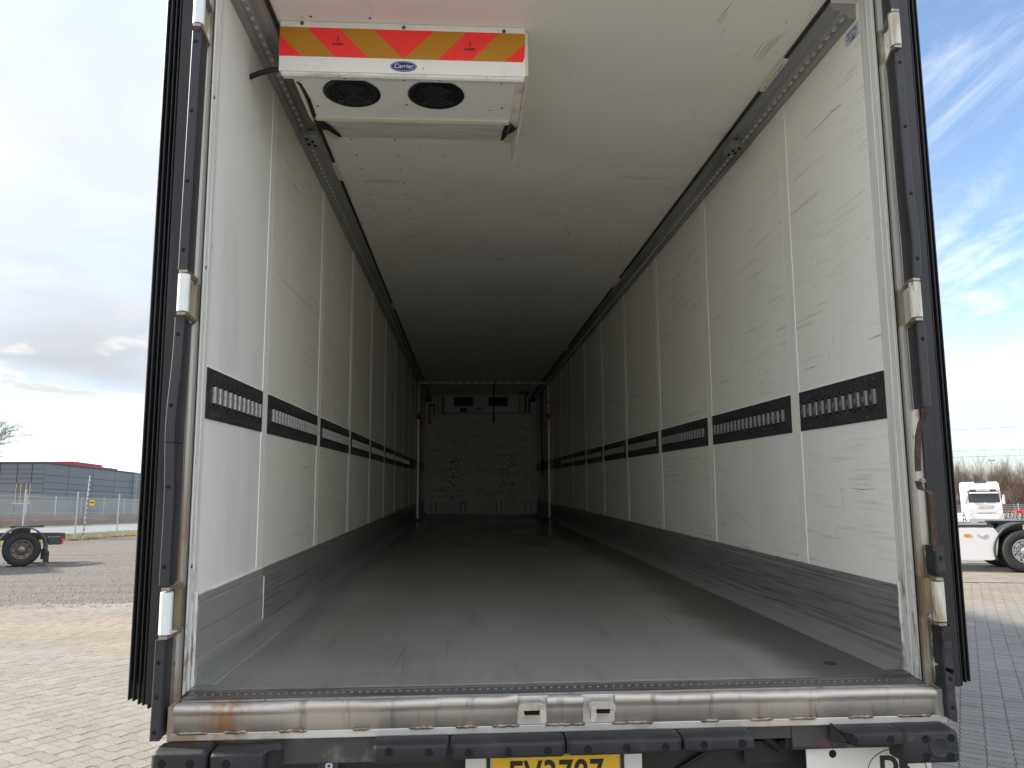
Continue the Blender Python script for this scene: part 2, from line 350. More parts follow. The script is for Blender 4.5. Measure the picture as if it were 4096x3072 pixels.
material('pole_steel', (0.45, 0.42, 0.36), 0.4, 0.6, layers=[dict(s=8, st=(3, 3, .4), d=5, lo=.5, hi=.7, c=(.2, .16, .11), f=.6)])
material('plate_yellow', (0.80, 0.50, 0.02), 0.4)
material('plate_white', (0.74, 0.73, 0.68), 0.45, layers=[dict(s=9, d=5, lo=.58, hi=.75, c=(.5, .46, .38), f=.5)])
material('yellow_plastic', (0.70, 0.68, 0.54), 0.5)
material('hose_black', (0.013, 0.013, 0.014), 0.5)
material('outer_white', (0.74, 0.74, 0.73), 0.35)
material('door_edge', (0.62, 0.66, 0.60), 0.4)
# outside
material('tyre', (0.014, 0.014, 0.015), 0.75, layers=[dict(s=8, d=5, lo=.5, hi=.7, c=(.03, .029, .027), f=.6)])
material('rim', (0.22, 0.20, 0.18), 0.45, 0.6, layers=[dict(s=9, d=4, lo=.45, hi=.7, c=(.17, .12, .09), f=.7)])
material('rim_chrome', (0.62, 0.63, 0.65), 0.2, 0.9)
material('mudguard', (0.03, 0.031, 0.033), 0.5)
material('mudguard_pale', (0.075, 0.075, 0.08), 0.55)
material('frame_dark', (0.035, 0.033, 0.032), 0.5, layers=[dict(s=5, d=4, lo=.5, hi=.7, c=(.08, .065, .055), f=.6)])
material('truck_white', (0.62, 0.62, 0.63), 0.22, coat=.5)
material('truck_grey', (0.50, 0.50, 0.51), 0.3)
material('glass_dark', (0.02, 0.028, 0.03), 0.06, spec=0.8)
material('lamp_red', (0.75, 0.02, 0.015), 0.3)
material('lamp_amber', (0.85, 0.25, 0.01), 0.3)
material('lamp_clear', (0.7, 0.72, 0.74), 0.12, 0.3)
material('red_paint', (0.62, 0.025, 0.02), 0.4)
material('blue_cap', (0.02, 0.10, 0.50), 0.4)
material('galvanised', (0.45, 0.46, 0.47), 0.5, 0.5)
material('cladding', (0.125, 0.138, 0.158), 0.45, rand=0.07, bump=[dict(s=1, st=(0, 0, 1), d=0, str=0)])
material('scratch', (0.13, 0.125, 0.12), 0.7)
material('cove', (0.27, 0.268, 0.26), 0.4, 0.2, layers=[dict(s=4, st=(1, .3, 8), d=6, lo=.45, hi=.7, c=(.20, .20, .20), f=.7)])
material('rivet_steel', (0.16, 0.155, 0.15), 0.4, 0.6)
material('cladding_seam', (0.055, 0.062, 0.075), 0.6)
material('red_clad', (0.36, 0.03, 0.04), 0.5)
material('door_wood', (0.13, 0.105, 0.07), 0.35)
material('sign_yellow', (0.80, 0.50, 0.03), 0.5)
material('twig', (0.105, 0.075, 0.060), 0.9, rand=.25)
material('twig_green', (0.06, 0.054, 0.033), 0.9)
material('hedge_twig', (0.17, 0.115, 0.095), 0.9, island=.35)
material('bark', (0.10, 0.085, 0.065), 0.9)
material('leaf_orange', (0.35, 0.12, 0.03), 0.8, island=.35)
material('grass_blade', (0.19, 0.205, 0.04), 0.8, island=.3)
material('stone_bit', (0.20, 0.185, 0.17), 0.8, island=.45)
material('grass', (0.13, 0.145, 0.03), 0.9, layers=[dict(s=1.2, d=6, lo=.4, hi=.7, c=(.22, .215, .06), f=.8), dict(s=9, d=4, lo=.5, hi=.7, c=(.07, .09, .02), f=.7)])
material('road', (0.27, 0.27, 0.285), 0.32, layers=[dict(s=.5, d=5, lo=.4, hi=.7, c=(.22, .22, .23), f=.6)], bump=[dict(s=60, d=2, str=.3, dist_m=.004)])
material('road_dark', (0.07, 0.07, 0.072), 0.7)
material('gravel', (0.118, 0.106, 0.096), 0.9, layers=[
    dict(s=.35, st=(.35, 1.6, 1), d=5, lo=.42, hi=.66, c=(.13, .112, .098), f=.7),
    dict(s=22, st=(.6, 1, 1), d=4, r=.7, lo=.5, hi=.66, c=(.05, .044, .04), f=.85),
    dict(s=34, d=3, r=.7, lo=.60, hi=.68, c=(.24, .22, .20), f=.85),
    dict(s=.5, st=(.2, 2.2, 1), off=(2, 0, 0), d=4, lo=.5, hi=.7, c=(.05, .045, .04), f=.6)],
    bump=[dict(s=26, d=5, r=.7, str=.9, dist_m=.03)])
material('yard', (0.20, 0.19, 0.18), 0.9, layers=[
    dict(s=3, d=6, lo=.4, hi=.7, c=(.27, .25, .22), f=.7), dict(s=30, d=3, lo=.55, hi=.7, c=(.1, .09, .085), f=.7)], bump=[dict(s=40, d=3, str=.5, dist_m=.01)])
material('joint_sand', (0.075, 0.068, 0.06), 0.95)
YB = (1.1, 0.55)
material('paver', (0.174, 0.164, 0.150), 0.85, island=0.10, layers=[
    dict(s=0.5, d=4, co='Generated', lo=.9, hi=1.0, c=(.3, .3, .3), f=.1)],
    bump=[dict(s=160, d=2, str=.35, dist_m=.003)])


# the pavers' colours turn warmer in an oblique left band; on the right, warmer stone beyond the grey
def paver_bands(m):
    nt = m.node_tree; N, L = nt.nodes, nt.links
    b = N['Principled BSDF']; src = b.inputs['Base Color'].links[0].from_socket
    g = N.new('ShaderNodeNewGeometry'); sp = N.new('ShaderNodeSeparateXYZ'); L.new(g.outputs['Position'], sp.inputs[0])
    nz = N.new('ShaderNodeTexNoise'); nz.inputs['Scale'].default_value = 1.3; nz.inputs['Detail'].default_value = 4; L.new(g.outputs['Position'], nz.inputs['Vector'])

    def ma(op, a, c):
        n = N.new('ShaderNodeMath'); n.operation = op
        for i, v in enumerate((a, c)):
            if isinstance(v, (int, float)): n.inputs[i].default_value = v
            else: L.new(v, n.inputs[i])
        return n.outputs[0]

    def ss(v, a, c, d=0., e=1.):
        n = N.new('ShaderNodeMapRange'); n.interpolation_type = 'SMOOTHSTEP'; L.new(v, n.inputs[0])
        for i, x in enumerate((a, c, d, e)): n.inputs[i + 1].default_value = x
        return n.outputs[0]
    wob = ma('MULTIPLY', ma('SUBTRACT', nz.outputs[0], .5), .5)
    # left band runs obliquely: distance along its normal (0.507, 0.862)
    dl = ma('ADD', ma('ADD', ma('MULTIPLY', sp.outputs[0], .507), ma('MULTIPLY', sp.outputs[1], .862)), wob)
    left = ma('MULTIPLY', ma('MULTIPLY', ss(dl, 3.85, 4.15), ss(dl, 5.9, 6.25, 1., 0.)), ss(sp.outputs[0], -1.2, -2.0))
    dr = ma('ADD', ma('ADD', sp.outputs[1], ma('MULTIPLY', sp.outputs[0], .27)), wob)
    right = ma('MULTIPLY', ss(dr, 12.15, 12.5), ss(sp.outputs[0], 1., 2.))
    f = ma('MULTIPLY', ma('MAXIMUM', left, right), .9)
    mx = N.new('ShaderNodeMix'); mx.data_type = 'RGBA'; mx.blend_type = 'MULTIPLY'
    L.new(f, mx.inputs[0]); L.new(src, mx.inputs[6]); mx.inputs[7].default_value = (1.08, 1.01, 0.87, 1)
    n2 = N.new('ShaderNodeTexNoise'); n2.inputs['Scale'].default_value = 120; n2.inputs['Detail'].default_value = 3; L.new(g.outputs['Position'], n2.inputs['Vector'])
    n3 = N.new('ShaderNodeTexNoise'); n3.inputs['Scale'].default_value = .7; n3.inputs['Detail'].default_value = 5; L.new(g.outputs['Position'], n3.inputs['Vector'])
    val = ma('ADD', ma('ADD', ss(n2.outputs[0], .35, .68, .72, 1.22), ss(n3.outputs[0], .3, .7, -.10, .10)), 0.)
    hs = N.new('ShaderNodeHueSaturation'); L.new(mx.outputs[2], hs.inputs['Color']); L.new(val, hs.inputs['Value'])
    L.new(hs.outputs[0], b.inputs['Base Color'])


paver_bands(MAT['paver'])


# ------------------------------------------------------------------ mesh helpers
class MB:
    def __init__(s): s.v = []; s.f = []; s.mi = []; s.sm = []

    def add(s, vs, fs, mi=0, smooth=False):
        o = len(s.v); s.v += [tuple(p) for p in vs]
        for f in fs: s.f.append(tuple(i + o for i in f)); s.mi.append(mi); s.sm.append(smooth)
        return s

    def box(s, x0, x1, y0, y1, z0, z1, mi=0):
        v = [(x0, y0, z0), (x1, y0, z0), (x1, y1, z0), (x0, y1, z0), (x0, y0, z1), (x1, y0, z1), (x1, y1, z1), (x0, y1, z1)]
        return s.add(v, [(3, 2, 1, 0), (4, 5, 6, 7), (0, 1, 5, 4), (1, 2, 6, 5), (2, 3, 7, 6), (3, 0, 4, 7)], mi)

    def prism(s, pts, axis, a, b, mi=0, cap=True, smooth=False, closed=True):
        """2-D outline pts swept along axis from a to b; the outline's coordinates are the other two axes in order."""
        n = len(pts)

        def P(p, t):
            return (t, p[0], p[1]) if axis == 0 else ((p[0], t, p[1]) if axis == 1 else (p[0], p[1], t))
        v = [P(p, a) for p in pts] + [P(p, b) for p in pts]
        fs = [(i, (i + 1) % n, n + (i + 1) % n, n + i) for i in range(n if closed else n - 1)]
        s.add(v, fs, mi, smooth)
        if cap and closed: s.add(v, [tuple(range(n - 1, -1, -1)), tuple(range(n, 2 * n))], mi)
        return s

    def tube(s, path, r, n=8, mi=0, cap=True, smooth=True):
        path = [Vector(p) for p in path]; m = len(path)
        rs = r if isinstance(r, (list, tuple)) else [r] * m
        vs = []; up = None
        for i in range(m):
            d = (path[min(i + 1, m - 1)] - path[max(i - 1, 0)]).normalized()
            if up is None:
                up = Vector((0, 0, 1)) if abs(d.z) < .9 else Vector((1, 0, 0))
            a = d.cross(up).normalized(); b_ = a.cross(d); up = b_
            for k in range(n):
                t = 2 * PI * k / n
                vs.append(path[i] + rs[i] * (math.cos(t) * a + math.sin(t) * b_))
        fs = [(i * n + k, i * n + (k + 1) % n, (i + 1) * n + (k + 1) % n, (i + 1) * n + k) for i in range(m - 1) for k in range(n)]
        s.add(vs, fs, mi, smooth)
        if cap: s.add(vs, [tuple(range(n)), tuple(range((m - 1) * n + n - 1, (m - 1) * n - 1, -1))], mi)
        return s

    def disc(s, c, r, axis, n=16, mi=0, r2=None, flip=False):
        c = Vector(c); r2 = r2 or r
        ax = [Vector((0, 1, 0)), Vector((1, 0, 0)), Vector((1, 0, 0))][axis]; ay = [Vector((0, 0, 1)), Vector((0, 0, 1)), Vector((0, 1, 0))][axis]
        v = [c + r * math.cos(2 * PI * k / n) * ax + r2 * math.sin(2 * PI * k / n) * ay for k in range(n)]
        return s.add(v, [tuple(range(n - 1, -1, -1)) if flip else tuple(range(n))], mi)

    def lathe(s, prof, origin, axis, n=24, mi=0, smooth=True):
        """prof: (radius, distance along axis)"""
        o = Vector(origin); e = [Vector((1, 0, 0)), Vector((0, 1, 0)), Vector((0, 0, 1))]
        A = e[axis]; B = e[(axis + 1) % 3]; C = e[(axis + 2) % 3]
        vs = [o + A * h + r * (math.cos(2 * PI * k / n) * B + math.sin(2 * PI * k / n) * C) for r, h in prof for k in range(n)]
        m = len(prof)
        fs = [(i * n + k, i * n + (k + 1) % n, (i + 1) * n + (k + 1) % n, (i + 1) * n + k) for i in range(m - 1) for k in range(n)]
        return s.add(vs, fs, mi, smooth)

    def mesh(s, name, mats):
        me = bpy.data.meshes.new(name)
        me.from_pydata(s.v, [], s.f)
        for m in (mats if isinstance(mats, (list, tuple)) else [mats]): me.materials.append(MAT[m])
        me.polygons.foreach_set('material_index', s.mi); me.polygons.foreach_set('use_smooth', s.sm)
        me.update()
        return me


FR = {}        # thing -> (its own matrix, the frame its parts are modelled in)


def tag(o, label=None, cat=None, group=None, kind=None):
    if label: o['label'] = label
    if cat: o['category'] = cat
    if group: o['group'] = group
    if kind: o['kind'] = kind
    return o


def thing(name, label, cat, frame, at=(0, 0, 0), group=None, kind=None):
    o = bpy.data.objects.new(name, None); COL.objects.link(o); o.empty_display_size = .2
    o.matrix_world = frame @ Matrix.Translation(at)
    FR[o.name] = (frame @ Matrix.Translation(at), frame)
    return tag(o, label, cat, group, kind)


def put(name, me, parent=None, local=None, frame=None, bevel=0, seg=2, label=None, kind=None):
    """link a mesh as an object; local is an extra transform inside the parent's modelling frame"""
    o = bpy.data.objects.new(name, me); COL.objects.link(o)
    loc = local or Matrix()
    if parent is not None:
        pm, fr = FR[parent.name]
        o.parent = parent; o.matrix_parent_inverse = pm.inverted(); o.matrix_basis = fr @ loc
        FR[o.name] = (fr @ loc, fr)
    else:
        fr = frame or Matrix()
        o.matrix_world = fr @ loc; FR[o.name] = (fr @ loc, fr)
    if bevel:
        md = o.modifiers.new('edge', 'BEVEL'); md.width = bevel; md.segments = seg; md.limit_method = 'ANGLE'; md.angle_limit = math.radians(40)
    if label: o['label'] = label
    if kind: o['kind'] = kind
    return o


def part(name, mb, mats, parent, **k):
    return put(name, mb.mesh(name, mats), parent, **k)


def box_part(name, b, mat, parent, **k):
    return part(name, MB().box(*b), mat, parent, **k)


def text_mesh(s, size, mat, shear=0.0, extrude=0.0006, bold=0.0, space=1.0):
    cu = bpy.data.curves.new('lettering', 'FONT'); cu.body = s; cu.size = size; cu.shear = shear; cu.extrude = extrude
    cu.align_x = 'CENTER'; cu.align_y = 'CENTER'; cu.offset = bold; cu.space_character = space; cu.resolution_u = 4
    ob = bpy.data.objects.new('lettering', cu)
    me = bpy.data.meshes.new_from_object(ob)
    bpy.data.objects.remove(ob); bpy.data.curves.remove(cu)
    me.materials.clear(); me.materials.append(MAT[mat]); me.name = 'lettering'
    return me


FACE_BACK = Matrix.Rotation(PI / 2, 4, 'X')      # lettering that faces -y
def T(*p): return Matrix.Translation(p)


# ================================================================== THE YARD
def sheet(name, x0, x1, y0, y1, z, mat, nx=1, ny=1):
    mb = MB(); xs = np.linspace(x0, x1, nx + 1); ys = np.linspace(y0, y1, ny + 1)
    mb.add([(x, y, z) for y in ys for x in xs], [(j * (nx + 1) + i, j * (nx + 1) + i + 1, (j + 1) * (nx + 1) + i + 1, (j + 1) * (nx + 1) + i) for j in range(ny) for i in range(nx)])
    return tag(put(name, mb.mesh(name, mat)), kind='structure')


ground = sheet('ground', -900, 900, -300, 1500, -0.045, 'yard')
gravel = tag(put('gravel_yard', MB().add([(-23.6, 10.1, -.0075), (-3.2, 11.7, -.0075), (-1.5, 60, -.0075), (-23.6, 140, -.0075), (-23.6, 9, -.0075)], [(4, 0, 1, 2, 3)]).mesh('gravel_yard', 'gravel')), kind='structure')
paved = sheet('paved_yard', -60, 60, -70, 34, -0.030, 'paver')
sheet('paving_bed', -12, 25, 1.0, 33.5, -0.024, 'joint_sand')
FR[paved.name] = (Matrix(), Matrix())
sheet('grass_verge', -31, -23.6, -60, 320, -0.004, 'grass')
sheet('road', -49, -31, -60, 400, -0.012, 'road')
sheet('road_edge', -50.6, -49, -60, 400, -0.009, 'road_dark')
sheet('far_grass', -62, -50.6, -60, 400, -0.004, 'grass')

# ---- interlocking pavers; rows lie oblique to the trailer
PA, PB, PROT = 0.150, 0.112, math.radians(-34)
ca, sa = math.cos(PROT), math.sin(PROT)


def paver_outline(inu, inv):
    pts = []
    for t in np.linspace(0, 1, 5)[:-1]: pts.append((-.5 + t, -.5))
    for t in np.linspace(0, 1, 5)[:-1]: pts.append((.5, -.5 + t))
    for t in np.linspace(0, 1, 5)[:-1]: pts.append((.5 - t, .5))
    for t in np.linspace(0, 1, 5)[:-1]: pts.append((-.5, .5 - t))
    o = []
    for u, v in pts:
        o.append(((u * (1 - inu / PA) * PA + .006 * math.sin(2 * PI * (v + .5))), (v * (1 - inv / PB) * PB + .006 * math.sin(2 * PI * (u + .5)))))
    return o


def paver_local():
    top = paver_outline(.008, .017); mid = paver_outline(.004, .009)
    n = len(top)
    v = [(x, y, 0.0) for x, y in top] + [(x, y, -.006) for x, y in mid] + [(x, y, -.022) for x, y in mid]
    f = [tuple(range(n))] + [(n + i, n + (i + 1) % n, (i + 1) % n, i) for i in range(n)] + [(2 * n + i, 2 * n + (i + 1) % n, n + (i + 1) % n, n + i) for i in range(n)]
    return np.array(v), f


pv, pf = paver_local()
spots = []
for i in range(-90, 150):
    for j in range(-150, 190):
        u, v = i * PA, j * PB
        x, y = ca * u - sa * v, sa * u + ca * v
        if not (1.2 < y < 14.2): continue
        if -11.5 < x < -1.35:
            lim = 12.0 + .09 * (x + 8) + .25 * mnoise.noise((x * 1.3, y * 1.3, 0)) - 0.0
            if y > lim: continue
            if x < -1.55 - 1.02 * (y + 1.3): continue
        elif 1.35 < x < 12.2:
            if y > 13.55 - .27 * (x - 10) or x > 1.9 + 1.0 * (y + 1.1): continue
        else:
            if y > 10.5: continue
        spots.append((math.hypot(x + .33, y + 2.0), x, y))
spots.sort()
vis = [s for s in spots if (s[1] < -2.35 or s[1] > 2.45) and s[2] > 2.5]
near = set(vis[:290])
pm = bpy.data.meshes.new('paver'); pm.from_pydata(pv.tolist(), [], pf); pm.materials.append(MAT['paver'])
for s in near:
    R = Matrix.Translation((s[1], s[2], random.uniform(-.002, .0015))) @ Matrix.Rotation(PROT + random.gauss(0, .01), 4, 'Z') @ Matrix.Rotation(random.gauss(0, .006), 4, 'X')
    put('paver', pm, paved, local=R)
rest = [s for s in spots if s not in near]
nV = len(pv); allv = np.zeros((len(rest) * nV, 3)); allf = []
for k, s in enumerate(rest):
    a = PROT + random.gauss(0, .01); c_, s_ = math.cos(a), math.sin(a)
    q = pv.copy(); q[:, 2] += random.uniform(-.002, .0015) + pv[:, 1] * random.gauss(0, .008)
    allv[k * nV:(k + 1) * nV, 0] = c_ * q[:, 0] - s_ * q[:, 1] + s[1]
    allv[k * nV:(k + 1) * nV, 1] = s_ * q[:, 0] + c_ * q[:, 1] + s[2]
    allv[k * nV:(k + 1) * nV, 2] = q[:, 2]
    o_ = k * nV; allf += [tuple(i + o_ for i in f) for f in pf]
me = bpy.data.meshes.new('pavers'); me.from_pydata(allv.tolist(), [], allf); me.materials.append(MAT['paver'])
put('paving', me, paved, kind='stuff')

# large square slabs beyond the pavers on the right
mb = MB(); SL = .30
for i in range(0, 60):
    for j in range(0, 60):
        u, v = i * SL, j * SL
        a = math.atan2(-.27, 1); x = 1.5 + math.cos(a) * u - math.sin(a) * v; y = 15.9 + math.sin(a) * u + math.cos(a) * v - .27 * 0
        if x < 1.6 or x > 24 or y > 33: continue
        if y < 13.65 - .27 * (x - 10): continue
        g_ = .007; z = random.uniform(-.002, .002)
        c2, s2 = math.cos(a), math.sin(a)
        q = [(-SL / 2 + g_, -SL / 2 + g_), (SL / 2 - g_, -SL / 2 + g_), (SL / 2 - g_, SL / 2 - g_), (-SL / 2 + g_, SL / 2 - g_)]
        vv = [(x + c2 * p - s2 * r_, y + s2 * p + c2 * r_, z) for p, r_ in q] + [(x + c2 * p - s2 * r_, y + s2 * p + c2 * r_, z - .02) for p, r_ in q]
        mb.add(vv, [(0, 1, 2, 3), (4, 5, 1, 0), (5, 6, 2, 1), (6, 7, 3, 2), (7, 4, 0, 3)])
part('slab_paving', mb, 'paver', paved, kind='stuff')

# ---- loose stones on the gravel, leaves along the grass edge, grass blades
mb = MB()
for k in range(9000):
    y = 11.5 + 32 * rng.random() ** 1.5; x = -3.5 - (y * .75) * rng.random() - 1.5 * rng.random()
    if x < -23 or x > -2.0: continue
    r = .008 + .02 * rng.random() ** 2; a = rng.random() * PI
    c_, s_ = math.cos(a) * r, math.sin(a) * r
    mb.add([(x + c_ * 1.5, y + s_, 0), (x - s_, y + c_, 0), (x - c_ * 1.3, y - s_, 0), (x + s_, y - c_, 0), (x + .2 * r, y, r * .8)], [(0, 1, 4), (1, 2, 4), (2, 3, 4), (3, 0, 4)])
tag(put('loose_stones', mb.mesh('loose_stones', 'stone_bit')), 'small pale stones scattered over the gravel yard', 'stones', kind='stuff')
mb = MB()
for k in range(2600):
    y = 30 + 50 * rng.random(); x = -23.7 + .22 * rng.normal(); r = .05 + .05 * rng.random(); a = rng.random() * 6.28
    z = .01 + .05 * rng.random()
    mb.add([(x + r * math.cos(a), y + r * math.sin(a), z), (x + r * math.cos(a + 2), y + r * math.sin(a + 2), z + .03), (x + r * math.cos(a + 4), y + r * math.sin(a + 4), z)], [(0, 1, 2)])
tag(put('fallen_leaves', mb.mesh('fallen_leaves', 'leaf_orange')), 'orange fallen leaves along the foot of the fence', 'leaves', kind='stuff')
mb = MB()
for k in range(16000):
    if k % 4: x = -23.8 - 7 * rng.random(); y = 36 + 60 * rng.random()
    else: x = -50.8 - 5 * rng.random(); y = 70 + 110 * rng.random()
    h = .06 + .12 * rng.random(); a = rng.random() * 6.28; w = .012 + .01 * rng.random()
    dx, dy = math.cos(a) * w, math.sin(a) * w
    mb.add([(x - dx, y - dy, 0), (x + dx, y + dy, 0), (x + rng.normal() * .05, y + rng.normal() * .05, h)], [(0, 1, 2)])
tag(put('grass', mb.mesh('grass', 'grass_blade')), 'short green grass between the fence and the road', 'grass', kind='stuff')

# ================================================================== THE TRAILER (modelled in its own frame, then stood on the yard)
def tz(y): return -(FLOOR_Z + y * math.sin(TILT)) / math.cos(TILT)      # ground level in the trailer's frame
trailer = thing('refrigerated_trailer', 'open empty white refrigerated trailer with black door seals and worn grey floor', 'trailer', MT, (0, 4.3, tz(4.3)))
XW, ZC = 1.24, 2.58
YE = 14.86
P = 1.267; GAP = 0.0973
YS = {-1: 0.7266, 1: 0.7449}; YJ = {-1: 1.5118, 1: 1.5226}
# --- floor with a ragged rear edge
mb = MB(); n = 120; top = []
for i in range(n + 1):
    x = -1.236 + 2.472 * i / n
    top.append((x, .692 + .006 * mnoise.noise((x * 9, 1, 0)) + .004 * mnoise.noise((x * 31, 4, 0))))
vs_ = [(x, y, 0) for x, y in top] + [(x, y, -.02) for x, y in top] + [(x, YE, 0) for x, y in top]
mb.add(vs_, [(i, i + 1, 2 * (n + 1) + i + 1, 2 * (n + 1) + i) for i in range(n)] + [(n + 1 + i, n + 2 + i, i + 1, i) for i in range(n)])
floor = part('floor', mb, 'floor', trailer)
part('drain', MB().lathe([(0, .0015), (.018, .0015), (.021, .003), (.024, .0005)], (1.02, .86, 0), 2, 16), 'rail_steel', floor)
box_part('underfloor', (-1.30, 1.30, .60, 14.9, -.115, -.021), 'chassis_black', trailer)
# --- threshold plate, raised lip, rivets
thr = box_part('threshold_plate', (-1.226, 1.226, .522, .70, -.02, -.006), 'threshold', trailer)
for yy, w, h in ((.556, .006, .0045), (.578, .003, .0025), (.668, .004, .002)):
    mb = MB(); N_ = 60
    pts = [(-1.21 + 2.42 * i / N_) for i in range(N_ + 1)]
    for a, b in zip(pts[:-1], pts[1:]):
        d = .002 * mnoise.noise((a * 7, yy * 50, 0))
        mb.box(a, b, yy + d, yy + w + d, -.007, -.006 + h)
    part('lip', mb, 'threshold' if yy > .57 else 'stainless', thr)
riv = MB().lathe([(.0075, 0), (.007, .002), (.004, .0035), (.0001, .004)], (0, 0, 0), 2, 10).mesh('rivet', 'rivet_steel')
for i in range(93):
    put('rivet', riv, thr, local=T(-1.195 + .0262 * i, .640, -.006))
# --- stainless sill, dented; pieces between the lock plates
def sill(x0, x1):
    prof = [(.545, -.005), (.525, .001), (.512, .0035), (.502, .001), (.495, -.006), (.493, -.014), (.496, -.021), (.503, -.028), (.506, -.036), (.506, -.082), (.512, -.084)]
    m_ = len(prof); n_ = max(8, int((x1 - x0) / .012)); vs2 = []
    for i in range(n_ + 1):
        x = x0 + (x1 - x0) * i / n_
        dent = 0.008 * mnoise.noise((x * 4.3, 3.1, 0)) + .004 * mnoise.noise((x * 17, 8.1, 0))
        damp = math.exp(-((x + .93) / .12) ** 2) * .010 + math.exp(-((x - .78) / .10) ** 2) * .008 + math.exp(-((x + 1.03) / .05) ** 2) * .006
        lift = .010 * math.exp(-((x + .165) / .045) ** 2) + .004 * math.exp(-((x - .2) / .06) ** 2)
        for k, (y, z) in enumerate(prof):
            w = max(0, 1 - abs(k - 3.5) / 5)
            vs2.append((x, y + w * (dent * .8 + damp * (.6 + .8 * mnoise.noise((x * 40, k * .7, 2)))), z + w * (dent * .6 - damp * .5 + lift)))
    fs = [(i * m_ + k, i * m_ + k + 1, (i + 1) * m_ + k + 1, (i + 1) * m_ + k) for i in range(n_) for k in range(m_ - 1)]
    return MB().add(vs2, [f[::-1] for f in fs], 0, True)
for a, b in ((-1.212, -.163), (-.070, .044), (.145, 1.194)): part('sill', sill(a, b), 'stainless', trailer)
box_part('sill_backing', (-1.235, 1.235, .514, .60, -.108, -.0065), 'flange', trailer)
box_part('sill_flange', (-1.225, 1.215, .5065, .513, -.106, -.0825), 'flange', trailer, bevel=.003)
for a, b in ((-.163, -.070), (.044, .145)): box_part('lock_plate', (a - .004, b + .004, .5075, .5138, -.0822, .004), 'flange', trailer, bevel=.002)
for cx, s in ((-.1165, 1), (.0945, -1)):
    pts = [(-.046, -.028), (-.046, -.018), (-.036, -.005), (.026, -.004), (.038, -.013), (.038, -.027)]
    pts = [(cx + s * x, z) for x, z in pts]
    k_ = part('lock_keeper', MB().prism(pts, 1, .462, .508), 'stainless', trailer, bevel=.005)
    part('keeper_leg', MB().prism([(cx + s * x, z) for x, z in ((-.047, -.029), (-.030, -.029), (-.026, -.046), (-.040, -.046))], 1, .466, .508), 'stainless', k_, bevel=.003)
    part('prong', MB().prism([(cx + s * .020, -.010), (cx + s * .034, -.012), (cx + s * .036, -.057), (cx + s * .024, -.060), (cx + s * .018, -.038)], 1, .440, .470), 'bracket_bright', k_, bevel=.004)
    box_part('slot', (min(cx - s * .026, cx + s * .020), max(cx - s * .026, cx + s * .020), .474, .5072, -.044, -.0285), 'hole', k_)
def c6x(p): return -1.212 + (p - 310) / (1500 - 310) * (1.212 - .644)
welds = [(c6x(a), c6x(b)) for a, b in ((330, 520), (620, 770), (970, 1150), (1440, 1550), (1800, 1960))]
def c7x(p): return -.161 + (p - 503) / (2000 - 503) * (.161 + .488)
welds += [(c7x(a), c7x(b)) for a, b in ((55, 205), (315, 512), (700, 990), (1187, 1490), (1845, 1980))]
def c8x(p): return 1.193 - (1550 - p) * (1.193 + -.521) / (1550 - 128)
welds += [(c8x(a), c8x(b)) for a, b in ((255, 410), (525, 710), (935, 1110), (1280, 1520))]
for a, b in welds:
    n_ = max(5, int((b - a) / .006)); pth = []; rr = []
    for i in range(n_ + 1):
        x = a + (b - a) * i / n_
        pth.append((x, .5055, -.0825 + .003 * mnoise.noise((x * 60, 0, 0)))); rr.append((.0052 + .0022 * mnoise.noise((x * 110, 5, 0))) * (.4 if i in (0, n_) else 1))
    part('weld_bead', MB().tube(pth, rr, 7), 'weld', trailer)
